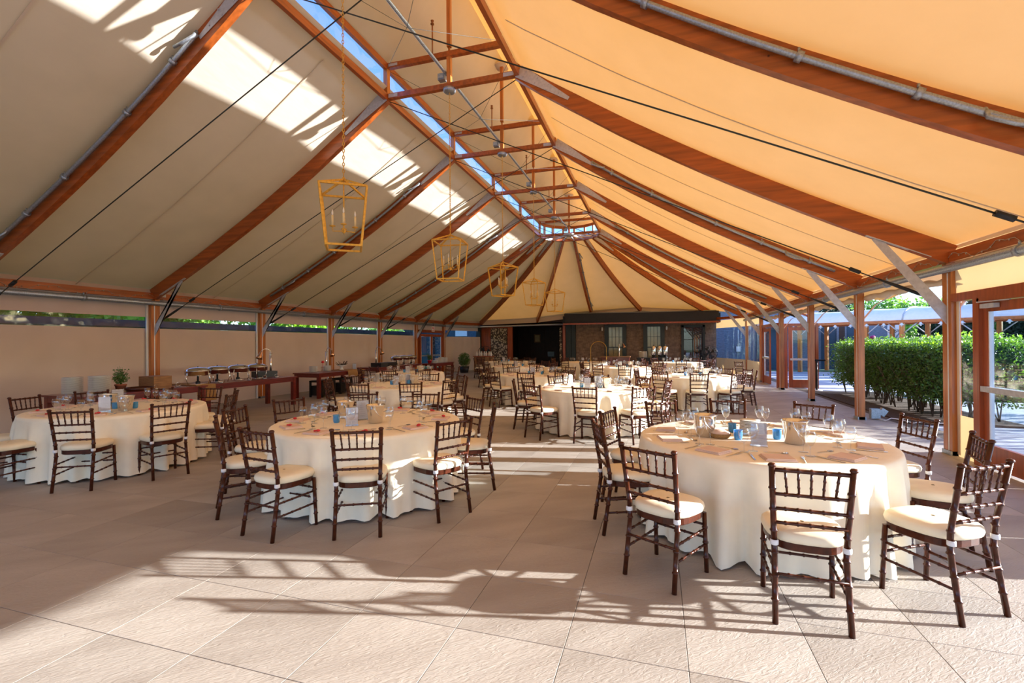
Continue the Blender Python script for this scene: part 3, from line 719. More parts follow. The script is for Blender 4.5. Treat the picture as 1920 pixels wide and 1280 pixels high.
def leaves(n, pts, size, m, name, parent, flat=.5):
    """n leaf quads at points pts (array) with random orientation"""
    p = np.array(pts); N = len(p); rnd = np.random
    a = rnd.normal(size=(N, 3)); a /= np.linalg.norm(a, axis=1)[:, None]
    b = rnd.normal(size=(N, 3)); b -= a*(a*b).sum(1)[:, None]; b /= np.linalg.norm(b, axis=1)[:, None]
    s = (size*rnd.uniform(.6, 1.3, size=(N, 1)))
    v = np.stack([p-a*s, p-b*s*flat, p+a*s, p+b*s*flat], 1).reshape(-1, 3)
    me = bpy.data.meshes.new(name); me.vertices.add(len(v)); me.vertices.foreach_set('co', v.ravel())
    me.loops.add(4*N); me.loops.foreach_set('vertex_index', np.arange(4*N, dtype=np.int32))
    me.polygons.add(N); me.polygons.foreach_set('loop_start', np.arange(0, 4*N, 4, dtype=np.int32))
    me.update(calc_edges=True); me.materials.append(m)
    o = link(name, me, parent); return o
def boxpts(n, x0, x1, y0, y1, z0, z1, shell=.12):
    r = np.random.uniform(size=(n, 3)); p = np.array([x0, y0, z0])+r*np.array([x1-x0, y1-y0, z1-z0])
    f = np.random.randint(0, 10, n)
    j = np.random.normal(0, shell, n)
    p[:, 0] = np.where(f < 5, x0+j, p[:, 0]); p[:, 2] = np.where((f >= 5) & (f < 8), z1+j*.6, p[:, 2])
    p[:, 1] = np.where(f == 8, y0+j, p[:, 1]); p[:, 1] = np.where(f == 9, y1+j, p[:, 1]); return p
h = thing('clipped_hedge', 'dense clipped green hedge outside the open right side', 'hedge', (0, 0, 0))
part('inner_mass', MB().box((6.2, 14.3, .95), (1.2, 5.4, 1.1)), DLEAF, h)
o = leaves(0, boxpts(26000, 5.45, 7.0, 11.4, 17.4, .32, 1.55), .030, HLEAF, 'foliage', h); o['kind'] = 'stuff'
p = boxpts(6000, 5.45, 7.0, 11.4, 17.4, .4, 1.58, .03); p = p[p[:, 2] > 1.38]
o = leaves(0, p, .032, HLEAF2, 'sun_tinted_tips', h); o['kind'] = 'stuff'  # paler leaf colour stands in for sun on the hedge top
mb = MB()
for i in range(60):
    x, y = random.uniform(5.5, 6.4), random.uniform(11.5, 17.3)
    for q in range(3): mb.tube([(x, y, 0), (x+random.uniform(-.15, .15), y+random.uniform(-.2, .2), .45), (x+random.uniform(-.3, .3), y+random.uniform(-.4, .4), 1.0)], [.014, .010, .006], 5)
o = part('branches', mb, BARK, h, kind='stuff')
sh2 = thing('leafy_shrub', 'bright green leafy shrub standing behind the hedge', 'shrub', (8.9, 17.5, 0))
part('stem', MB().tube([(0, 0, 0), (.1, 0, .7), (0, .1, 1.3)], [.04, .03, .02], 6), BARK, sh2)
c = np.random.normal(0, 1, (2600, 3)); c = c/np.linalg.norm(c, axis=1)[:, None]*np.random.uniform(.6, 1, (2600, 1))**.5*np.array([1.9, 1.6, .75])+np.array([0, 0, 1.15])
leaves(0, c, .055, HLEAF2, 'foliage', sh2)['kind'] = 'stuff'
sh3 = thing('leafy_shrub', 'bright green shrub seen through the nearest glass door', 'shrub', (9.6, 11.6, 0))
part('stem', MB().tube([(0, 0, 0), (.1, 0, .7), (0, .1, 1.2)], [.04, .03, .02], 6), BARK, sh3)
c = np.random.normal(0, 1, (3000, 3)); c = c/np.linalg.norm(c, axis=1)[:, None]*np.random.uniform(.6, 1, (3000, 1))**.5*np.array([1.4, 2.4, .7])+np.array([0, 0, .85])
leaves(0, c, .06, HLEAF2, 'foliage', sh3)['kind'] = 'stuff'
def tree(x, y, hgt, rad, m, label, name='tree', n=5200, cone=False, sz=.11, trunk=.14, zc=.62, zs=.26, oy=0):
    t = thing(name, label, 'tree', (x, y, 0))
    part('trunk', MB().tube([(0, 0, 0), (.1, .05, hgt*.35), (0, oy*.6, hgt*zc)], [trunk, trunk*.75, trunk*.4], 8), BARK, t)
    if cone:
        z = np.random.uniform(.02, 1, n)**1.2; a = np.random.uniform(0, 2*PI, n); r = rad*(1-z)**.6*np.random.uniform(.75, 1, n)
        p = np.stack([r*np.cos(a), r*np.sin(a), .1+z*hgt], 1)
    else:
        cs = np.random.normal(0, .45, (16, 3))*np.array([rad, rad, hgt*zs])+np.array([0, oy, hgt*zc]); i = np.random.randint(0, 16, n)
        q = np.random.normal(0, 1, (n, 3)); q /= np.linalg.norm(q, axis=1)[:, None]
        p = cs[i]+q*np.random.uniform(.5, 1, (n, 1))*np.array([rad*.42, rad*.42, hgt*.17])
        p = p[p[:, 2] < hgt]
    leaves(0, p, sz, m, 'foliage', t)['kind'] = 'stuff'
for i, (x, y) in enumerate(((13.55, 29.4), (14.7, 28.6), (15.9, 27.6), (17.0, 26.3), (18.2, 24.8))):
    tree(x, y, 3.4, 1.0, DLEAF, f'dark upright conifer behind the white walkway canopy, {ORD[i]} of five', cone=True, sz=.14, trunk=.06)
tree(14.6, 34.5, 5.0, 2.4, TLEAF, 'broad sunlit green tree rising over the white canopy')
tree(19.5, 33.0, 5.0, 2.4, HLEAF, 'darker tree right of the broad sunlit one over the canopy')
tree(12.5, 39.5, 6.2, 2.4, DLEAF, 'dark tree behind the slate blue shed')
for i, (x, y, hh) in enumerate(((-22, 7, 6.2), (-21, 12, 5.6), (-23, 17.5, 6.0), (-20.5, 22.5, 5.4), (-22.5, 28, 6.0), (-20, 1.5, 5.5), (-19.5, 33, 5.5), (-25, 9.5, 5.8), (-25, 14.5, 5.6), (-26, 20, 5.8), (-25, 4.5, 5.6))):
    tree(x, y, hh, 3.4, TLEAF if i % 2 == 0 else HLEAF2, f'green tree outside beyond the left wall window strip, {ORD[i]} of the row', sz=.17)
# low dark roof just outside the left wall
lr = thing('outside_lean_to', 'dark low roof edge outside along the left wall window strip', 'roof', (-13.1, 11, 0))
part('roof_sheet', MB().beam((.3, -13, 2.17), (.3, 15, 2.17), .9, .16), SLATE, lr)
part('support_posts', MB().box((.6, -12, 1.0), (.1, .1, 2.0)).box((.6, 0, 1.0), (.1, .1, 2.0)).box((.6, 14, 1.0), (.1, .1, 2.0)), SLATE, lr)
rh = thing('red_roof_house', 'distant white house with a red roof left of the garden trees', 'house', (-26, -1.5, 0))
part('wall', MB().box((0, 0, 1.6), (4, 6, 3.2)), WHITE, rh); part('roof', MB().add([(-2.3, -3.3, 3.2), (2.3, -3.3, 3.2), (2.3, 3.3, 3.2), (-2.3, 3.3, 3.2), (0, -3.3, 4.6), (0, 3.3, 4.6)], [(0, 1, 4), (1, 2, 5, 4), (2, 3, 5), (3, 0, 4, 5), (0, 3, 2, 1)]), TERRA, rh)
# blue building seen through the far left window strip
b3 = thing('blue_walled_house', 'pale blue house wall with windows beyond the far left corner strip', 'house', (-15.0, 31.5, 0))
part('wall', MB().box((0, 0, 2.2), (9, .3, 4.4)), STEELD, b3)
for i in range(5): part('window', MB().box((-3.6+i*1.7, -.18, 2.9), (.9, .06, 1.5)), CANOPY, b3)

# covered walkway outside on the right
A_, B_ = Vector((6.3, 29.3, 0)), Vector((15.2, 20.8, 0)); dv = (B_-A_).normalized(); nv = Vector((-dv.y, dv.x, 0)); nv = nv if nv.y > 0 else -nv
wk = thing('walkway_canopy', 'white barrel canopy over the garden walkway behind the hedge', 'canopy', (0, 0, 0))
L = (B_-A_).length; TN = [-.12, .106, .356, .471, .67, 1.0]
def wpt(t): return A_+dv*(L*t)
for i in range(5):
    rows = []
    for j in range(9):
        a = PI*j/8; base = nv*(1.3-1.3*math.cos(a)); z = 2.52+.66*math.sin(a)
        rows.append([wpt(lerp(TN[i], TN[i+1], q/4))+base+Vector((0, 0, z-.04*math.sin(PI*q/4))) for q in range(5)])
    part('canopy_panel', MB().grid(rows), CANOPY, wk)
for i, tt_ in enumerate(TN):
    c0 = wpt(tt_); rib = [c0+nv*(1.3-1.3*math.cos(PI*j/8))+Vector((0, 0, 2.54+.66*math.sin(PI*j/8))) for j in range(9)]
    if i not in (1, 2): part('canopy_rib', MB().tube(rib, .03, 6), PLATE, wk)
    for q in (0, 2.6):
        part('post', MB().box(c0+nv*q+Vector((0, 0, 1.22)), (.16, .16, 2.44), math.atan2(dv.y, dv.x)), WOODZ, wk)
        part('post_brace', MB().tube([c0+nv*q+Vector((0, 0, 1.9)), c0+nv*q+dv*.55+Vector((0, 0, 2.42))], .025, 5).tube([c0+nv*q+Vector((0, 0, 1.9)), c0+nv*q-dv*.55+Vector((0, 0, 2.42))], .025, 5), PLATE, wk)
for q in (0, 2.6): part('edge_beam', MB().beam(wpt(-.12)+nv*q+Vector((0, 0, 2.48)), B_+nv*q+Vector((0, 0, 2.48)), .1, .13), WOOD, wk)
for i in range(18):
    p = A_+dv*(L*(i+.5)/18)-nv*.08
    tag(part('festoon_bulb', MB().lathe([(.0, .0), (.035, .0), (.05, -.05), (.10, -.09), (.10, -.10), (.03, -.11), (.035, -.15), (0, -.17)], 10, (p.x, p.y, 2.42)), WHITE, None), f'white festoon lamp under the walkway canopy edge, {ORD[17-i]} counted from its right end', 'lamp', 'festoon lamps along the walkway canopy')
bb = thing('slate_blue_shed', 'slate blue shed with a pale plank door behind the walkway', 'building', (0, 31.2, 0))
part('wall', MB().box((10.0, .1, 1.5), (2.6, .2, 3.0)), STEELD, bb)
part('dark_opening', MB().box((10.05, -.03, 1.3), (.26, .1, 2.6)), BROWN, bb)
part('corner_board', MB().box((9.85, -.02, 1.4), (.12, .1, 2.8)).box((10.24, -.02, 1.4), (.08, .1, 2.8)).box((8.95, -.02, 1.4), (.12, .1, 2.8)), SHINGB, bb)
part('stone_panel', MB().box((11.75, .1, 1.4), (.95, .3, 2.8)), SHINGB, bb)
part('plank_door', MB().box((12.55, .05, 1.3), (.62, .2, 2.5)), CANOPY, bb)
part('door_brace', MB().beam((12.3, -.07, .3), (12.8, -.07, 1.2), .03, .09, (0, 1, 0)).beam((12.3, -.07, 1.3), (12.8, -.07, 2.1), .03, .09, (0, 1, 0)).box((12.55, -.07, 1.25), (.6, .03, .09)).box((12.55, -.07, 2.2), (.6, .03, .09)), SHINGB, bb)
part('roof', MB().box((10.9, .8, 3.1), (5.0, 2.0, .15)), SLATE, bb)
tag(part('flower', MB().lathe([(0, -.06), (.06, -.03), (.08, .02), (.04, .06), (0, .05)], 8, (6.3, 17.0, 1.72)).tube([(6.3, 17.0, 1.2), (6.3, 17.0, 1.7)], .008, 5), MAGENTA, None), 'single magenta bloom at the far end of the hedge', 'flower')
# electrical box, cords at the foot of the second post, patio things seen through the door
eb = thing('ground_socket_box', 'grey weatherproof socket box at the foot of the second right post', 'box', (XR+.28, JY(2)+.05, 0))
part('box', MB().box((0, 0, .12), (.16, .12, .20)), GALV, eb); part('lid', MB().box((.14, .02, .15), (.12, .10, .14), .3, Matrix.Rotation(.6, 3, 'Y')), GALV, eb)
tag(part('extension_cord', MB().tube([(XR+.3, JY(2), .02)]+[(XR+.35+.12*i, JY(2)-.25-.05*i+.12*math.sin(i*1.4), .02+.05*abs(math.sin(i*1.1))) for i in range(12)], .010, 5), WHITE, None), 'white cord looping over the mulch from the socket box', 'cord')
ln = thing('patio_lounger', 'white curved patio lounger outside the near glass door', 'lounger', (6.6, 8.7, 0))
part('seat_shell', MB().sweep([(-.7, 0, .1), (-.2, 0, .25), (.3, 0, .30), (.8, 0, .62)], .6, .06, (0, 0, 1)), WHITE, ln)
part('leg', MB().beam((-.5, -.25, .0), (.3, -.25, .28), .04, .04), WHITE, ln); part('leg', MB().beam((-.5, .25, 0), (.3, .25, .28), .04, .04), WHITE, ln)
um = thing('closed_parasol', 'closed dark patio parasol outside the near glass door', 'parasol', (7.9, 10.1, 0))
part('pole', MB().tube([(0, 0, 0), (0, 0, 3.0)], .03, 8), BLACKM, um); part('folded_canopy', MB().lathe([(.03, 2.9), (.10, 2.6), (.15, 1.9), (.17, 1.25), (.05, 1.2)], 10), STEELD, um); part('base', MB().lathe([(0, .0), (.3, 0), (.3, .06), (0, .08)], 14), BLACKM, um)
st = thing('barrier_stand', 'black post on a round base beside the open far door', 'stand', (XR+.95, 17.6, 0))
part('pole', MB().tube([(0, 0, .02), (0, 0, 1.0)], .035, 8), BLACKM, st); part('base', MB().lathe([(0, 0), (.18, 0), (.16, .03), (0, .04)], 14), WHITE, st); part('arm', MB().box((.1, 0, 1.0), (.3, .05, .05)), BLACKM, st)

# ------------------------------------------------------------------ chairs
def bamboo(p, q, r, rings=5, n=8, mid=None, flare=0):
    P0, Q0 = Vector(p), Vector(q); pts = []; rad = []
    path = [P0, Q0] if mid is None else [P0]+[Vector(m_) for m_ in mid]+[Q0]
    seg = [(path[i+1]-path[i]).length for i in range(len(path)-1)]; tot = sum(seg)
    def at(s_):
        for i, l in enumerate(seg):
            if s_ <= l or i == len(seg)-1: return path[i].lerp(path[i+1], min(1, s_/l))
            s_ -= l
    st = [0]; rd = [r*.92]
    for k in range(1, rings+1):
        c_ = tot*k/(rings+1)
        for d_, f in ((-.008, .92), (-.004, 1.2), (.004, 1.2), (.008, .92)): st.append(c_+d_); rd.append(r*f)
    st.append(tot); rd.append(r*.92)
    return MB().tube([at(a) for a in st], rd, n)
SEAT = .445
def chair_parts():
    L = []
    # seat frame: rounded trapezoid
    def outline(w0, w1, yb, yf, n=28, e=3.2):
        o_ = []
        for i in range(n):
            a = 2*PI*i/n; c_, s_ = math.cos(a), math.sin(a)
            x = math.copysign(abs(c_)**(2/e), c_); y = math.copysign(abs(s_)**(2/e), s_)
            yy = lerp(yb, yf, (y+1)/2); w = lerp(w0, w1, (y+1)/2); o_.append((x*w, yy))
        return o_
    ol = outline(.185, .215, -.20, .20); n = len(ol)
    mb = MB(); cx_, cy_ = 0, 0
    def ringz(z, s_): return [(x*s_, y*s_, z) for x, y in ol]
    mb.grid([ringz(SEAT-.045, .97), ringz(SEAT-.04, 1.0), ringz(SEAT, 1.0), ringz(SEAT, .3)], close=True); mb.sm = [False]*len(mb.f)
    L.append(('seat_frame', mb, DARK, None))
    cu = MB(); ol2 = outline(.195, .228, -.215, .215, e=3.0)
    def rz(z, s_, e=0): return [(x*s_, y*s_, z) for x, y in ol2]
    cu.grid([rz(SEAT+.001, .9), rz(SEAT+.006, .985), rz(SEAT+.030, 1.015), rz(SEAT+.050, .99), rz(SEAT+.062, .93), rz(SEAT+.070, .6), rz(SEAT+.073, .05)], close=True)
    L.append(('cushion', cu, CUSH, None)); ci = len(L)-1
    for s_ in (-1, 1):
        L.append(('strap', MB().lathe([(.018, -.016), (.0225, -.013), (.0225, .012), (.018, .015)], 10, (s_*.180, -.212, SEAT+.005)), STRAP, ci))
    for s_ in (-1, 1):
        L.append(('leg', bamboo((s_*.195, .175, 0), (s_*.190, .155, SEAT-.02), .0172, 3), DARK, None))
        L.append(('back_post', bamboo((s_*.185, -.265, 0), (s_*.198, -.275, .905), .0182, 6, mid=[(s_*.178, -.205, SEAT-.06), (s_*.181, -.208, SEAT+.06)]).lathe([(.0, -.012), (.021, -.010), (.022, .0), (.015, .009), (0, .012)], 8, (s_*.198, -.2765, .915)), DARK, None))
    def bx(z): t = (z-SEAT)/(.905-SEAT); return lerp(.181, .198, t), lerp(-.207, -.275, t)
    for z, nm, rr in ((.885, 'top_rail', .0135), (.742, 'back_rail', .011), (.655, 'back_rail', .011), (.570, 'back_rail', .011)):
        w, y = bx(z); L.append((nm, bamboo((-w, y, z), (w, y, z), rr, 5, 7), DARK, None))
    w1, y1 = bx(.742); w2, y2 = bx(.885)
    for i in range(5):
        f = (i-2)/3.0; L.append(('spindle', bamboo((f*w1*.92, y1, .742), (f*w2, y2, .885), .0075, 2, 6), DARK, None))
    for s_ in (-1, 1):
        for z in (.31, .20): L.append(('stretcher', bamboo((s_*.193, .165, z), (s_*.182, -.23, z-.012), .0095, 4, 6), DARK, None))
    for z in (.335, .245): L.append(('stretcher', bamboo((-.193, .165, z), (.193, .165, z), .0095, 4, 6), DARK, None))
    L.append(('stretcher', bamboo((-.182, -.232, .275), (.182, -.232, .275), .0095, 4, 6), DARK, None))
    return L
CP = Proto()
for nm, mb, m, pa in chair_parts(): CP.add(nm, mb, m, pa)
CPs = Proto(); fr = MB()
for nm, mb, m, pa in chair_parts():
    if m is DARK: fr.v_off = len(fr.v); b_ = len(fr.v); fr.v += mb.v; fr.f += [tuple(i+b_ for i in f) for f in mb.f]; fr.sm += mb.sm
CPs.add('chair_frame', fr, DARK)
cm = [x for x in chair_parts() if x[0] in ('cushion', 'strap')]; cc = MB()
for nm, mb, m, pa in cm: b_ = len(cc.v); cc.v += mb.v; cc.f += [tuple(i+b_ for i in f) for f in mb.f]; cc.sm += mb.sm
CPs.add('cushion', cc, CUSH)

# tables: name, centre, chair list (angle deg, radius of back, twist deg)
R0 = 1.02
std = lambda a0: [(a0+36*i, 1.47, random.uniform(-5, 5)) for i in range(10)]
TABLES = [
 ('front right', (.85, 4.65), [(23, 1.58, -8), (60, 1.67, -7), (91, 1.66, 5), (123, 1.5, 0), (164, 1.41, -1), (199, 1.44, 0), (236, 1.65, 4), (269, 1.64, -3), (307, 1.58, -5), (347, 1.46, 0)], 2),
 ('front centre', (-3.1, 4.58), [(21, 1.35, 0), (57, 1.46, -3), (94, 1.57, 4), (127, 1.66, -4), (164, 1.56, -6), (196, 1.53, -2), (229, 1.46, 0), (266, 1.47, -4), (300, 1.41, -4), (337, 1.37, -5)], 2),
 ('front left', (-7.15, 4.65), [(29, 1.35, 0), (58, 1.42, -5), (92, 1.43, 10), (126, 1.40, -7), (161, 1.36, 0), (194, 1.40, 1), (232, 1.45, 0), (270, 1.45, 4), (310, 1.45, -10), (346, 1.48, -4)], 2),
 ('second row right', (-1.22, 9.0), [(13, 1.46, 0), (48, 1.40, 0), (90, 1.38, 0), (130, 1.40, 9), (162, 1.43, -6), (194, 1.47, 0), (238, 1.54, 0), (274, 1.51, -14), (309, 1.61, -6), (342, 1.46, 3)], 1),
 ('second row left', (-5.2, 8.8), [(17, 1.42, 8), (48, 1.38, 0), (90, 1.38, 12), (131, 1.39, -14), (169, 1.40, 0), (204, 1.45, 0), (238, 1.5, 3), (272, 1.53, 4), (308, 1.46, -12), (340, 1.5, 0)], 1),
 ('third row right', (.85, 12.8), [(23, 1.5, 0), (49, 1.42, 0), (87, 1.38, 0), (127, 1.40, 0), (165, 1.45, 3), (200, 1.45, -3), (240, 1.60, 0), (272, 1.45, 8), (307, 1.50, 0), (350, 1.46, 0)], 0),
 ('third row middle', (-3.2, 12.5), std(23), 0), ('third row left', (-7.1, 12.6), std(25), 0),
 ('fourth row right', (-1.2, 16.9), std(26), 0), ('fourth row left', (-5.0, 16.9), std(22), 0),
 ('back row left', (-6.9, 21.2), std(24), -1), ('back row middle', (-3.15, 21.2), std(28), -1), ('back row right', (.8, 21.1), std(22), -1)]

def cloth_mesh(seed):
    rnd = random.Random(seed); n = 160; rows = []
    ph = [rnd.uniform(0, 2*PI) for _ in range(5)]; am = [1, .8, .9, .3, .4]; fq = [19, 23, 29, 8, 37]
    def wv(a): return sum(m_*math.sin(f*a+p) for m_, f, p in zip(am, fq, ph))/1.8
    prof = [(0.02, .764), (.5, .764), (.93, .764), (.985, .762), (1.005, .752), (1.012, .72)]
    for r, z in prof: rows.append([(r*math.cos(a), r*math.sin(a), z) for a in [2*PI*i/n for i in range(n)]])
    for i in range(1, 12):
        t = i/11; z = lerp(.72, .015, t); row = []
        for k in range(n):
            a = 2*PI*k/n; w = wv(a); rr = 1.012+.02*t+.058*(t**.55)*w
            row.append((rr*math.cos(a), rr*math.sin(a), z+.012*t*(1-w)))
        rows.append(row)
    return MB().grid(rows, close=True)
cloths = [cloth_mesh(s_).mesh('tablecloth', CLOTH) for s_ in (3, 11, 29)]
TP = Proto()
TP.add('tabletop', MB().lathe([(0, .725), (.94, .725), (.95, .735), (.95, .748), (.94, .755), (0, .755)], 40), CRATE)
for a in (0, 1, 2, 3):
    q = a*PI/2+PI/4; TP.add('leg', MB().tube([(.62*math.cos(q), .62*math.sin(q), 0), (.5*math.cos(q), .5*math.sin(q), .725)], .018, 8), BLACKM)

# glassware ----------------------------------------------------------
def glass_prof(h, rb, sh):   # bowl profile above the stem
    return [(.006, sh), (.02, sh+.006), (rb*.75, sh+.03), (rb, sh+.062), (rb*.98, sh+.085), (rb*.88, h-.02), (rb*.80, h)]
def wine(h, rb, sh):
    P_ = Proto()
    P_.add('bowl', MB().lathe(glass_prof(h, rb, sh), 16), GLASS)
    P_.add('stem', MB().lathe([(.0045, .006), (.0035, .03), (.0035, sh-.01), (.006, sh)], 8), GLASS)
    P_.add('foot', MB().lathe([(0, .006), (.006, .006), (.034, .003), (.035, 0), (0, 0)], 16), GLASS); return P_
WG1, WG2 = wine(.215, .043, .095), wine(.185, .041, .075)
def wine1(h, rb, sh, n):
    P_ = Proto(); P_.add('glass', MB().lathe([(0, .0), (.034, 0), (.034, .004), (.005, .007), (.0035, .03), (.0035, sh-.01)]+glass_prof(h, rb, sh), n), GLASS); return P_
WGf1, WGf2 = wine1(.215, .043, .095, 10), wine1(.185, .041, .075, 10)
TUM = Proto(); TUM.add('glass', MB().lathe([(0, .004), (.028, .004), (.033, .05), (.037, .10), (.035, .10), (.031, .05), (.026, .008)], 14), GLASS)
# napkin, cutlery, card ----------------------------------------------------------
nb_ = MB()
for i, (w, z) in enumerate(((.105, .004), (.10, .011), (.094, .018))):
    nb_.add([(x*w, y*(.088-i*.003), z+dz+.003*math.sin(x*3+i)) for dz in (-.003, .003) for x, y in ((-1, -1), (1, -1), (1, 1), (-1, 1))], [(0, 3, 2, 1), (4, 5, 6, 7), (0, 1, 5, 4), (1, 2, 6, 5), (2, 3, 7, 6), (3, 0, 4, 7)])
NP = Proto(); NP.add('napkin', nb_, NAP)
NPR = Proto(); NPR.add('folded_cloth', nb_.mesh('folded_cloth', NAP), None); NPR.add('red_flower', MB().lathe([(0, .02), (.018, .026), (.022, .034), (.01, .042), (0, .04)], 8, (-.03, .02, 0)).lathe([(0, .02), (.013, .026), (.010, .036), (0, .035)], 8, (-.005, .035, 0)), REDP)
def flat(pts, th, m, name):
    n = len(pts); mb = MB(); mb.add([(x, y, 0.002) for x, y in pts]+[(x, y, .002+th) for x, y in pts], [tuple(range(n))[::-1], tuple(range(n, 2*n))]+[(i, (i+1) % n, n+(i+1) % n, n+i) for i in range(n)])
    P_ = Proto(); P_.add(name, mb, m); return P_
KN = flat([(-.006, -.11), (.006, -.11), (.007, -.01), (.010, .0), (.010, .09), (.0, .115), (-.006, .10), (-.005, 0)], .0025, CHROME, 'knife')
fk = MB().box((0, -.045, .004), (.008, .13, .003)).box((0, .03, .005), (.022, .025, .003))
for i in range(4): fk.box((-.009+i*.006, .065, .005), (.003, .05, .0025))
FK = Proto(); FK.add('fork', fk, CHROME)
SPN = Proto(); SPN.add('spoon', MB().box((0, -.04, .004), (.007, .12, .003)).add([(.018*math.cos(a), .045+.028*math.sin(a), .006) for a in np.linspace(0, 2*PI, 12, endpoint=False)], [tuple(range(12))]).add([(.018*math.cos(a), .045+.028*math.sin(a), .003) for a in np.linspace(0, 2*PI, 12, endpoint=False)], [tuple(range(12))[::-1]]), CHROME)
CD = Proto(); CD.add('acrylic_stand', MB().box((0, 0, .003), (.13, .07, .006)).box((0, -.008, .10), (.125, .003, .19)).box((0, .008, .10), (.125, .003, .19)), GLASS)
CD.add('menu_card', MB().box((0, 0, .10), (.115, .004, .18)), PAPER)
ink = MB()
for i, w in enumerate((.05, .07, .06, .075, .05, .065, .055)): ink.box((0, -.003, .165-i*.02), (w, .0012, .0025)); ink.box((0, .003, .165-i*.02), (w, .0012, .0025))
CD.p.append(('text_lines', ink.mesh('text_lines', INK), 1, None))
BK = Proto()
BK.add('pail', MB().lathe([(0, .0), (.070, 0), (.074, .006), (.088, .14), (.098, .185), (.104, .19), (.104, .196), (.096, .194), (.084, .14), (.068, .012), (0, .01)], 28), CHROME)
hd = [( .103*math.cos(a), .03*math.sin(a)-.02, .175-.11*math.sin(a)) for a in np.linspace(0, PI, 11)]
BK.add('handle', MB().tube([(x, y-.085*math.sin(a), z) for (x, y, z), a in zip(hd, np.linspace(0, PI, 11))], .0035, 6), CHROME)
BK.add('handle_ear', MB().box((.103, 0, .17), (.008, .02, .025)).box((-.103, 0, .17), (.008, .02, .025)), CHROME)
VT = Proto(); VT.add('cup', MB().lathe([(0, 0), (.026, 0), (.033, .01), (.037, .04), (.036, .075), (.039, .085), (.034, .084), (.031, .04), (.022, .012), (0, .01)], 14), BLUE); VT.add('candle', MB().lathe([(0, .012), (.02, .012), (.02, .035), (0, .036)], 10), WAX)
def plates(n, r, m=PORC, dz=.011):
    P_ = Proto(); me = MB().lathe([(0, .001), (r*.55, .001), (r*.6, .003), (r, .012), (r, .015), (r*.62, .007), (0, .006)], 24).mesh('plate', m)
    return P_, me
def stack(x, y, z, n, r, label, group, sc=.012):
    me = MB().lathe([(0, .001), (r*.55, .001), (r*.6, .003), (r, .011), (r, .0145), (r*.62, .007), (0, .006)], 24).mesh('plate', PORC)
    for i in range(n):
        o = link('plate', me); o.location = (x+random.uniform(-.002, .002), y+random.uniform(-.002, .002), z+i*sc)
        pos = 'bottom' if i == 0 else 'top' if i == n-1 else None
        tag(o, f'{pos} plate of {label}' if pos else f'{ORD[i]} plate up in {label}', 'plate', group)
BS = Proto(); BS.add('basket', MB().lathe([(0, 0), (.10, 0), (.12, .03), (.13, .06), (.125, .06), (.11, .03), (0, .01)], 16), BURLAP)
BS.add('wrapped_bread', MB().lathe([(.12, .045), (.11, .07), (.06, .095), (0, .10)], 14), NAP)

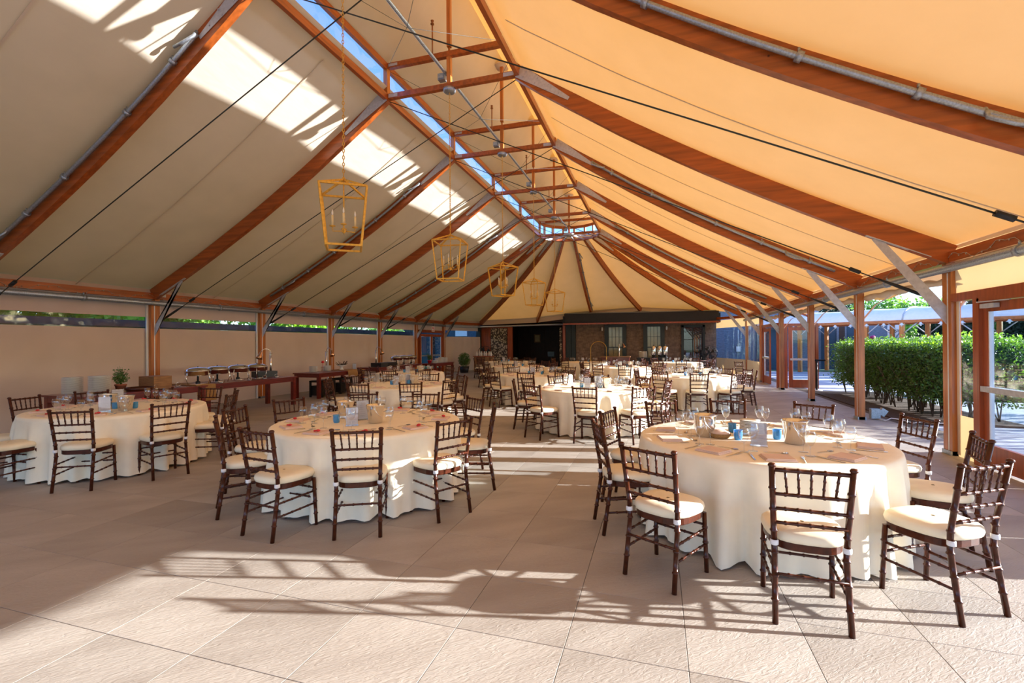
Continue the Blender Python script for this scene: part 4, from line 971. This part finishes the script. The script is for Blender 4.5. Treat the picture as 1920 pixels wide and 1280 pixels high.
CENTRE = {  # pixel-measured centrepieces of the three front tables, world x, y
}
def ray_to_z(px, py, z):
    d = fw + r2*((px-960)/FPX) - u2*((py-640)/FPX); t = (z-EYE)/d.z
    return (d.x*t, d.y*t)
CARD_LOOK = lambda x, y: math.atan2(y, x)-PI/2
cgrp = 'mahogany ballroom chairs around the round tables'
for ti, (tn, (tx, ty), chs, det) in enumerate(TABLES):
    sc = R0/1.02
    TP.inst('round_table', f'round banquet table hidden under the {tn} tablecloth', 'table', (tx, ty, 0), .3*ti, 'round banquet tables')
    o = link('tablecloth', cloths[ti % 3]); o.location = (tx, ty, 0); o.rotation_euler = (0, 0, 1.3*ti); o.scale = (sc, sc, 1)
    tag(o, f'ivory floor-length tablecloth on the {tn} round table', 'tablecloth', 'ivory tablecloths on the round tables')
    chs = [(a_, max(r_, 1.41), t_) for a_, r_, t_ in chs]
    near = math.degrees(math.atan2(-ty, -tx)) % 360
    order = sorted(chs, key=lambda c_: (near-c_[0]+18) % 360)
    for ci, (a, r, tw) in enumerate(order):
        an = math.radians(a); bx_, by_ = tx+r*math.cos(an), ty+r*math.sin(an)
        face = an+PI+math.radians(tw); rz = face-PI/2
        ox, oy = bx_+.275*math.cos(face), by_+.275*math.sin(face)
        pos = 'nearest the camera' if ci == 0 else f'{ORD[ci]} clockwise from nearest'
        (CP if det > 0 else CPs).inst('ballroom_chair', f'dark ballroom chair with cream cushion, {pos} at {tn} table', 'chair', (ox, oy, 0), rz, cgrp)
        # place setting
        Z = .765
        def at(rad, side): return (tx+rad*math.cos(an)-side*math.sin(an), ty+rad*math.sin(an)+side*math.cos(an), Z)
        pw = 'nearest place' if ci == 0 else f'{ORD[ci]} place clockwise from nearest'
        j = random.uniform(-.02, .02)
        if det >= 0:
            pr_ = NPR if ti in (1, 2) else NP
            pr_.inst('napkin', f'folded blush napkin, {pw}, {tn} table', 'napkin', at(.80, j), an-PI/2+random.uniform(-.25, .25), 'folded napkins on the set tables')
        if det > 0:
            KN.inst('knife', f'steel table knife, {pw}, {tn} table', 'knife', at(.78, -.17 if det else 0), an+PI/2+random.uniform(-.1, .1), 'table knives')
            FK.inst('fork', f'steel fork, {pw}, {tn} table', 'fork', at(.78, .17), an+PI/2+random.uniform(-.15, .15), 'table forks')
            if det > 1:
                SPN.inst('spoon', f'dessert spoon laid crosswise, {pw}, {tn} table', 'spoon', at(.60, .04), an+random.uniform(-.1, .1), 'dessert spoons')
        g1, g2 = (WG1, WG2) if det == 2 else (WGf1, WGf2)
        ga = at(.56+random.uniform(-.02, .02), -.13); gb = at(.64+random.uniform(-.02, .02), -.20)
        if det >= 0:
            g1.inst('wine_glass', f'taller stemmed wine glass, {pw}, {tn} table', 'glass', ga, 0, 'stemmed glasses on the set tables')
            g2.inst('wine_glass', f'shorter stemmed wine glass, {pw}, {tn} table', 'glass', gb, 0, 'stemmed glasses on the set tables')
        else:
            g2.inst('wine_glass', f'small distant stemmed glass, {pw}, {tn} table', 'glass', ga, 0, 'stemmed glasses on the set tables')
    def cp(name, P_, lab, cat, x, y, rz=0, grp=None, s_=1): P_.inst(name, f'{lab} {tn} table', cat, (x, y, .7655), rz, grp, s_)
    if ti == 0:
        L_ = [('b', 1322, 817, 'left of the plate stack'), ('b', 1490, 831, 'right of the menu card'), ('v', 1373, 810, 'behind the left of the card'), ('v', 1384, 824, 'directly left of the card'), ('v', 1457, 823, 'between card and bucket'), ('c', 1423, 836, ''), ('k', 1350, 820, '')]
        x, y = ray_to_z(1406, 815, .765); stack(x, y, .765, 11, .085, 'the small plate stack at the front right table centre', 'small plates stacked on the front right table', .0125)
    elif ti == 1:
        L_ = [('b', 648, 783, 'left of the menu card'), ('b', 704, 792, 'right of the menu card'), ('c', 660, 798, ''), ('w', 680, 787, ''), ('v', 631, 792, 'left of the card')]
    elif ti == 2:
        L_ = [('b', 203, 765, 'behind the menu card'), ('b', 235, 769, 'right of the card'), ('c', 196, 772, ''), ('v', 216, 766, 'between the buckets'), ('v', 253, 765, 'right of both buckets'), ('w', 221, 758, '')]
    else: L_ = None
    if L_:
        for kd, px, py, w in L_:
            x, y = ray_to_z(px, py, .765); rz = CARD_LOOK(x, y)
            if kd == 'b': cp('ice_bucket', BK, f'polished steel ice bucket {w} on', 'bucket', x, y, rz+1.2, 'steel ice buckets')
            if kd == 'v': cp('votive_holder', VT, f'blue glass votive {w} on', 'candle holder', x, y, 0, 'blue glass votives')
            if kd == 'c': cp('menu_stand', CD, 'white menu card in clear stand on', 'card', x, y, rz)
            if kd == 'w': cp('card_stand', CD, 'larger white card standing behind the menu card on', 'card', x, y, rz+.3, None, 1.15)
            if kd == 'k': cp('bread_basket', BS, 'small cloth-lined bread basket on', 'basket', x, y, 0, None, .72)
    else:
        rz = CARD_LOOK(tx, ty); vx, vy = math.cos(rz), math.sin(rz)
        for s_, w in ((-.24, 'left'), (.26, 'right')):
            cp('votive_holder', VT, f'blue glass votive at {w} centre of', 'candle holder', tx+vx*s_*.7, ty+vy*s_*.7, 0, 'blue glass votives')
        cp('menu_stand', CD, 'white menu card standing at the centre of', 'card', tx+vx*-.05, ty+vy*-.05-.05, rz)
        if det >= 0: cp('ice_bucket', BK, 'polished steel ice bucket at the centre of', 'bucket', tx+vx*.3, ty+vy*.3, rz, 'steel ice buckets')
        if det > 0: cp('card_stand', CD, 'second white card beside the bucket on', 'card', tx+vx*.13, ty+vy*.13+.1, rz+.2, None, 1.1)

# extra empty chairs at the doorway
for i, (x, y, a) in enumerate(((-3.95, 24.6, 2.0), (-8.9, 23.2, .4), (3.0, 18.6, -1.0))):
    CPs.inst('ballroom_chair', ['loose ballroom chair before the dark doorway', 'loose ballroom chair by the wooden service station', 'loose ballroom chair near the open far right door'][i], 'chair', (x, y, 0), a, cgrp)

# ------------------------------------------------------------------ lanterns
def lantern(y, lab, rz):
    zt, zb = 3.72-.0, 2.84
    t = thing('cage_lantern', lab, 'lantern', (CX, y, 0), rz, 'gold cage lanterns hung down the ridge')
    a, b = .275, .205; zq = 3.56; r = .009
    T = [(a, a, zq), (-a, a, zq), (-a, -a, zq), (a, -a, zq)]; B = [(b, b, zb), (-b, b, zb), (-b, -b, zb), (b, -b, zb)]
    f = MB()
    for i in range(4):
        f.beam(T[i], T[(i+1) % 4], .024, .024); f.beam(B[i], B[(i+1) % 4], .024, .024); f.beam(T[i], B[i], .023, .023, (1, .3, 0)); f.beam(T[i], (0, 0, 3.70), .022, .022)
    part('cage', f, GOLD, t)
    part('stem', MB().tube([(0, 0, 3.05), (0, 0, 3.74)], .008, 8).lathe([(0, 3.68), (.02, 3.69), (.02, 3.72), (0, 3.74)], 8), GOLD, t)
    ch = MB(); z = 3.74; i = 0
    while z < ZL-.14:
        ax = (1, 0) if i % 2 else (0, 1); pts = []
        for k in range(9):
            q = 2*PI*k/8; pts.append((ax[0]*.012*math.cos(q), ax[1]*.012*math.cos(q), z+.024+.026*math.sin(q)))
        ch.tube(pts, .005, 4, cap=False); z += .043; i += 1
    part('chain', ch, GOLD, t, kind='stuff')
    arms = part('candle_arms', MB().lathe([(0, 3.02), (.02, 3.03), (.03, 3.05), (.02, 3.07), (0, 3.08)], 10), GOLD, t)
    for k in range(4):
        q = k*PI/2; c_, s_ = math.cos(q), math.sin(q)
        part('arm', MB().tube([(0, 0, 3.05), (.13*c_, .13*s_, 3.04), (.135*c_, .135*s_, 3.10)], .007, 6).lathe([(0, 3.09), (.035, 3.10), (.038, 3.108), (0, 3.106)], 12, (.135*c_, .135*s_, 0)), GOLD, arms)
        part('candle', MB().lathe([(0, 3.106), (.013, 3.106), (.013, 3.24), (0, 3.242)], 10, (.135*c_, .135*s_, 0)), WAX, t)
        part('bulb', MB().lathe([(.006, 3.24), (.013, 3.262), (.009, 3.29), (0, 3.32)], 8, (.135*c_, .135*s_, 0)), BULB, t)
for k, (rz, lab) in enumerate(((.62, 'nearest and largest gold cage lantern with four candles'), (.15, 'second gold cage lantern from the camera'), (.95, 'third gold cage lantern from the camera'), (1.32, 'fourth gold cage lantern, just left of the farthest'), (1.0, 'farthest gold cage lantern, smallest in view'))):
    lantern(JY(k), lab, rz)

# ------------------------------------------------------------------ buffet side
def buffet(x0, x1, y0, y1, label, hgt=.76):
    t = thing('serving_table', label, 'table', ((x0+x1)/2, (y0+y1)/2, 0), 0, 'cherry red serving tables'); w, d = x1-x0, y1-y0
    part('tabletop', MB().box((0, 0, hgt-.015), (w, d, .03)), RED, t)
    part('apron', MB().box((w/2-.05, 0, hgt-.08), (.025, d-.1, .10)).box((-w/2+.05, 0, hgt-.08), (.025, d-.1, .10)).box((0, d/2-.05, hgt-.08), (w-.1, .025, .10)).box((0, -d/2+.05, hgt-.08), (w-.1, .025, .10)), RED, t)
    for sx in (-1, 1):
        for sy in (-1, 1): part('leg', MB().box((sx*(w/2-.07), sy*(d/2-.08), (hgt-.03)/2), (.09, .09, hgt-.03)), RED, t)
buffet(-10.35, -9.25, 5.45, 7.75, 'cherry red serving table behind the front left table, with plate stacks')
buffet(-10.35, -9.35, 7.80, 10.5, 'cherry red serving table with four chafing dishes by the left wall')
buffet(-10.55, -9.6, 11.65, 14.0, 'cherry red side table by the left wall with a fruit bowl')
buffet(-10.6, -9.7, 14.9, 18.3, 'cherry red serving table with black warming base further along')
buffet(-9.95, -9.15, 18.5, 20.4, 'cherry red table with four plate stacks near the far left door')
CH = Proto()
CH.add('pan', MB().lathe([(0, .19), (.21, .19), (.245, .205), (.25, .285), (.262, .29), (.25, .295), (0, .295)], 28), CHROME)
CH.add('lid', MB().lathe([(.25, .296), (.235, .325), (.17, .358), (.08, .374), (0, .378)], 28), CHROME)
CH.add('lid_handle', MB().tube([(-.04, .25, .30), (-.04, .33, .33), (.04, .33, .33), (.04, .25, .30)], .009, 6).tube([(0, 0, .375), (0, 0, .395)], .01, 6), BLACKM, 1)
for k in range(3):
    a = k*2*PI/3+.4; CH.add('leg', MB().tube([(.25*math.cos(a), .25*math.sin(a), .235), (.25*math.cos(a), .25*math.sin(a), .12), (.21*math.cos(a), .21*math.sin(a), 0)], .009, 6), CHROME)
CH.add('burner', MB().lathe([(0, 0), (.045, 0), (.045, .06), (.02, .07), (.02, .2), (0, .2)], 14), BLACKM)
CH.add('base_tray', MB().lathe([(0, 0), (.15, 0), (.16, .012), (0, .01)], 18), CHROME)
for i, (x, y) in enumerate(((-9.72, 7.9), (-9.86, 8.5), (-9.92, 9.12), (-9.92, 9.7))):
    CH.inst('chafing_dish', f'round steel chafing dish, {ORD[i]} from the left on the long serving table', 'chafing dish', (x, y, .761), .3*i, 'chafing dishes')
for i, y in enumerate((17.0, 17.6, 18.2)):
    CH.inst('chafing_dish', f'round steel chafing dish on the far serving table, {ORD[i]} from the left', 'chafing dish', (-10.2, y, .761), .5*i, 'chafing dishes')
def heat_lamp(x, y, rz, label, base=True, z=.761):
    t = thing('heat_lamp', label, 'lamp', (x, y, z), rz, 'steel heat lamps')
    if base: part('base', MB().box((-.12, 0, .075), (.52, .36, .15)), BLACK, t)
    part('pole', MB().tube([(.05, 0, .01), (.05, 0, .62)], .028, 10).lathe([(0, .62), (.045, .62), (.045, .64), (0, .645)], 12, (.05, 0, 0)), CHROME, t)
    part('gooseneck', MB().tube([(.05-.13+.13*math.cos(a), 0, .64+.11*math.sin(a)) for a in np.linspace(0, PI*.9, 10)], .008, 6), CHROME, t)
    R_ = Matrix.Rotation(.35, 3, 'Y'); mb = MB().lathe([(.02, .02), (.035, 0), (.04, -.07), (.055, -.09), (.085, -.19), (.08, -.19), (.05, -.09), (0, -.06)], 16)
    mb.v = [tuple(R_ @ Vector(q) + Vector((-.205, 0, .66))) for q in mb.v]; part('shade', mb, mat_cop, t, 'copper-toned bell shade')
mat_cop = mat('copper_shade', (.60, .33, .17), .22, 1, var=.1)
heat_lamp(-10.1, 10.28, PI*.4, 'heat lamp on a black box at the right end of the long serving table')
heat_lamp(-10.3, 12.9, -.3+PI, 'heat lamp between plate stacks on the side table', False)
heat_lamp(-10.2, 15.6, PI-.2, 'heat lamp with black base on the far serving table')
tag(part('black_warmer', MB().box((-10.2, 16.2, .83), (.4, .9, .14)), BLACKM, None), 'long black warming plate on the far serving table', 'warmer')
# plate stacks
for (x, y, n, r, lab) in ((-10.05, 5.75, 22, .15, 'the left tall plate stack behind the front left table'), (-9.72, 5.98, 23, .165, 'the right tall plate stack behind the front left table'), (-10.3, 12.25, 13, .13, 'the left stack on the side table'), (-10.2, 12.75, 13, .14, 'the right stack on the side table')):
    stack(x, y, .762, n, r, lab, 'white plates stacked on serving tables', .0135)
for i, (y, n) in enumerate(((19.05, 9), (19.35, 15), (19.7, 18), (20.1, 16))):
    stack(-9.5, y, .762, n, .14, f'{ORD[i]} stack from the left on the table by the far door', 'white plates stacked on serving tables', .0135)
# pots and boxes
def pot(x, y, z, s_, label, flower=None):
    t = thing('potted_plant', label, 'plant', (x, y, z)); t.scale = (s_, s_, s_)
    part('pot', MB().lathe([(0, 0), (.08, 0), (.11, .13), (.12, .13), (.12, .16), (.10, .16), (.09, .14), (0, .14)], 18), flower or TERRA, t)
    c = np.random.normal(0, 1, (700, 3)); c = c/np.linalg.norm(c, axis=1)[:, None]*np.random.uniform(.3, 1, (700, 1))*np.array([.17, .17, .17])+np.array([0, 0, .32])
    leaves(0, c, .02, HLEAF, 'foliage', t)['kind'] = 'stuff'
    mb = MB()
    for i in range(14):
        a = random.uniform(0, 2*PI); r = random.uniform(.05, .2); mb.tube([(0, 0, .14), (r*.5*math.cos(a), r*.5*math.sin(a), .35), (r*math.cos(a), r*math.sin(a), random.uniform(.45, .62))], .003, 4)
        mb.box((r*math.cos(a), r*math.sin(a), .5), (.02, .02, .02))
    part('sprigs', mb, HLEAF, t, kind='stuff')
pot(-9.75, 6.35, .762, .8, 'leafy herb in a terracotta pot beside the tall plate stacks')
pot(-9.6, 18.75, .762, .8, 'green plant in a red pot on the far serving table', REDP)
tag(part('wooden_tray', MB().lathe([(0, 0), (.22, 0), (.24, .06), (.22, .06), (.2, .02), (0, .02)], 16, (-9.55, 6.55, .762)), DARK, None), 'dark round wooden tray under the herb pot side', 'tray')
bx_ = thing('wooden_box', 'oak wooden box on the near serving table', 'box', (-9.75, 7.0, .762))
part('box_side', MB().box((-.2, 0, .12), (.02, .36, .24)).box((.2, 0, .12), (.02, .36, .24)).box((0, .17, .12), (.38, .02, .24)).box((0, -.17, .12), (.38, .02, .24)), CRATE, bx_); part('box_top', MB().box((0, 0, .235), (.38, .32, .012)), CRATE, bx_)
rn = MB().grid([[(x, y, z) for x, z in ((-10.3, .768), (-9.8, .768), (-9.33, .770), (-9.325, .74), (-9.315, .6), (-9.30, .42))] for y in np.linspace(7.55, 8.0, 7)])
tag(part('burlap_runner', rn, BURLAP, None), 'golden burlap runner hanging over the serving tables where they meet', 'runner')
rn = MB().grid([[(x, y, z-(.08*math.sin((y-13.2)*5)**2 if z < .75 else 0)) for x, z in ((-10.4, .768), (-9.9, .768), (-9.585, .770), (-9.575, .74), (-9.565, .62))] for y in np.linspace(13.0, 13.9, 12)])
tag(part('gold_runner', rn, BURLAP, None), 'golden cloth swag over the edge of the side table', 'runner')
bw = thing('fruit_stand', 'dark bowl of twigs on a pale stand on the side table', 'bowl', (-10.2, 13.5, .762))
part('stand', MB().lathe([(0, 0), (.09, 0), (.04, .05), (.06, .12), (.16, .15), (.15, .16), (0, .13)], 16), PORC, bw)
mb = MB()
for i in range(26):
    a = random.uniform(0, 2*PI); mb.tube([(.05*math.cos(a), .05*math.sin(a), .14), (.2*math.cos(a), .2*math.sin(a), .2+random.uniform(0, .1))], [.016, .005], 5)
part('twigs', mb, BARK, bw, kind='stuff')
CD.inst('card_stand', 'white card stand at the right end of the side table', 'card', (-9.95, 13.85, .762), CARD_LOOK(-9.95, 13.85), None, 1.0)
fv = thing('flower_vase', 'glass vase with a red anthurium between the plate stacks', 'vase', (-10.15, 12.5, .762))
part('vase', MB().lathe([(0, 0), (.05, 0), (.055, .15), (.05, .15), (.045, .01)], 12), GLASS, fv); part('bloom', MB().lathe([(0, .26), (.05, .28), (.03, .34), (0, .33)], 8).tube([(0, 0, .02), (0, 0, .27)], .006, 5), REDP, fv)
for i, (x, y) in enumerate(((-10.0, 12.3), (-10.1, 13.3))):
    t = thing('folded_high_chair', ['dark crate under the left of the side table', 'dark crate under the right of the side table'][i], 'crate', (x, y, 0))
    part('crate_frame', MB().box((0, 0, .48), (.5, .6, .05)).box((-.22, -.28, .23), (.05, .05, .46)).box((.22, -.28, .23), (.05, .05, .46)).box((-.22, .28, .23), (.05, .05, .46)).box((.22, .28, .23), (.05, .05, .46)).box((0, 0, .2), (.42, .55, .3)), BLACKM, t)
    t.name = 'dark_crate'
for i, (x, y) in enumerate(((-9.3, 9.0), (-9.35, 9.5), (-9.4, 8.3), (-9.45, 10.0), (-9.4, 7.3), (-9.35, 6.8))):
    t = thing('spoon_rest', f'small steel serving spoon rest, {ORD[i]} by size along the serving table front', 'spoon rest', (x-.12, y, .762), .4*i, 'steel spoon rests on the serving tables')
    part('dish', MB().lathe([(0, .002), (.05, .002), (.07, .012), (.065, .013), (0, .006)], 12), CHROME, t); part('loop', MB().tube([(.05*math.cos(a), 0, .05+.04*math.sin(a)) for a in np.linspace(0, 2*PI, 10)], .004, 5), CHROME, t)

# ------------------------------------------------------------------ far end things
bu = thing('bushy_plant', 'bushy dark green plant in a dark tub by the far left wall', 'plant', (-10.3, 24.3, 0))
part('tub', MB().lathe([(0, 0), (.22, 0), (.28, .35), (.24, .35), (0, .33)], 16), BLACKM, bu)
c = np.random.normal(0, 1, (2400, 3)); c = c/np.linalg.norm(c, axis=1)[:, None]*np.random.uniform(.4, 1, (2400, 1))*np.array([.36, .36, .42])+np.array([0, 0, .72])
leaves(0, c, .03, HLEAF, 'foliage', bu)['kind'] = 'stuff'
sv = thing('service_station', 'wooden plank service station by the far left corner', 'cabinet', (-9.35, 24.9, 0))
part('body', MB().box((0, 0, .44), (1.0, .5, .86)), CRATE, sv); part('counter', MB().box((0, 0, .89), (1.1, .58, .04)), WOODR, sv)
for i in range(6): part('front_plank', MB().box((-.42+i*.168, -.26, .44), (.155, .02, .84)), CRATE, sv)
for i in range(7):
    JG = MB().lathe([(0, 0), (.055, 0), (.06, .02), (.055, .17), (.03, .2), (.035, .26), (.03, .26), (.025, .2), (0, .19)], 12, (-9.75+i*.14, 24.85+.08*(i % 2), .911))
    tag(part('jug', JG, PORC, None), f'white jug on the service station, {ORD[i]} from the left', 'jug', 'white jugs on the service station')
def fan(x, y, z, r, label):
    t = thing('pedestal_fan', label, 'fan', (x, y, 0), math.atan2(y, x)-PI/2, 'large pedestal fans')
    part('pole', MB().tube([(0, .08, 0), (0, .08, z)], .025, 8), BLACKM, t); part('base', MB().lathe([(0, 0), (.3, 0), (.28, .03), (0, .05)], 18), BLACKM, t)
    cg = MB()
    for k in range(20):
        a = 2*PI*k/20; cg.tube([(.05*math.cos(a), -.1, z+.05*math.sin(a)), (r*.7*math.cos(a), -.12, z+r*.7*math.sin(a)), (r*math.cos(a), 0, z+r*math.sin(a))], .004, 4)
    for q, yy in ((r, 0), (r*.7, -.12), (r*.97, -.04)): cg.tube([(q*math.cos(a), yy, z+q*math.sin(a)) for a in np.linspace(0, 2*PI, 30)], .008, 5)
    part('cage', cg, BLACKM, t)
    for k in range(4):
        a = k*PI/2+.3; bl = MB().add([(.05*math.cos(a-.3), -.03, z+.05*math.sin(a-.3)), (r*.9*math.cos(a-.15), -.05, z+r*.9*math.sin(a-.15)), (r*.85*math.cos(a+.6), .0, z+r*.85*math.sin(a+.6)), (.05*math.cos(a+.3), 0, z+.05*math.sin(a+.3)), (.05*math.cos(a-.3), -.025, z+.05*math.sin(a-.3)), (r*.9*math.cos(a-.15), -.045, z+r*.9*math.sin(a-.15)), (r*.85*math.cos(a+.6), .005, z+r*.85*math.sin(a+.6)), (.05*math.cos(a+.3), .005, z+.05*math.sin(a+.3))], [(0, 1, 2, 3), (7, 6, 5, 4), (0, 4, 5, 1), (1, 5, 6, 2), (2, 6, 7, 3), (3, 7, 4, 0)])
        part('blade', bl, BLACKM, t)
    part('motor', MB().tube([(0, -.04, z), (0, .16, z)], [.07, .09], 12), BLACKM, t)
fan(-9.85, 26.4, 1.05, .42, 'pedestal fan standing at the far left corner by the patterned panel')
fan(2.45, 24.9, 1.08, .36, 'pedestal fan standing at the far right by the clear curtain')
ar = thing('gold_hoop', 'thin gold arch stand before the left sash window', 'arch', (-3.05, 25.8, 0))
part('arch', MB().tube([(-.42, 0, 0), (-.42, 0, 1.3)]+[(-.42*math.cos(a), 0, 1.3+.38*math.sin(a)) for a in np.linspace(.1, PI-.1, 12)]+[(.42, 0, 1.3), (.42, 0, 0)], .014, 6), GOLD, ar)
t = thing('sideboard', 'reddish wooden sideboard under the left sash window', 'cabinet', (-2.2, 26.4, 0))
part('body', MB().box((0, 0, .42), (1.5, .5, .80)), RED, t); part('worktop', MB().box((0, 0, .84), (1.6, .56, .04)), CRATE, t)
heat_lamp(-1.95, 26.35, 2.9, 'small heat lamp on the sideboard by the left sash window', False, .862)
t = thing('coffee_table', 'black table under the coffee urns before the right sash window', 'table', (-.25, 25.6, 0))
part('tabletop', MB().box((0, 0, .80), (1.6, .55, .04)), BLACKM, t); part('skirt', MB().box((0, 0, .4), (1.5, .48, .76)), BLACKM, t)
UR = Proto(); UR.add('tank', MB().lathe([(0, .10), (.10, .10), (.125, .16), (.125, .52), (.10, .58), (.04, .62), (0, .63)], 18), CHROME)
UR.add('foot', MB().lathe([(0, 0), (.12, 0), (.11, .03), (.05, .1), (0, .1)], 14), BLACKM); UR.add('spout', MB().tube([(0, -.12, .2), (0, -.19, .2), (0, -.19, .16)], .014, 6), BLACKM); UR.add('lid_knob', MB().tube([(0, 0, .62), (0, 0, .67)], .02, 8), BLACKM)
for i, x in enumerate((-.18, .12, .40)): UR.inst('coffee_urn', f'tall steel coffee urn, {["left", "middle", "right"][i]} of three', 'urn', (x, 25.6, .821), 0, 'steel coffee urns')
t = thing('table_lamp', 'table lamp with a striped pleated shade left of the coffee urns', 'lamp', (-.72, 25.5, .821))
part('lamp_shade', MB().lathe([(.20, .33), (.22, .02), (.215, .02), (.195, .33)], 20), STRIPE, t); part('base', MB().lathe([(0, 0), (.08, 0), (.03, .04), (.02, .2), (0, .2)], 12), BLACKM, t)
tag(part('music_stand', MB().box((-6.15, 27.9, .95), (.4, .05, .3)).tube([(-6.15, 27.95, 0), (-6.15, 27.95, .9)], .02, 6), STEELD, None), 'small blue-grey lectern inside the dark doorway', 'lectern')
print('objects', len(bpy.data.objects))
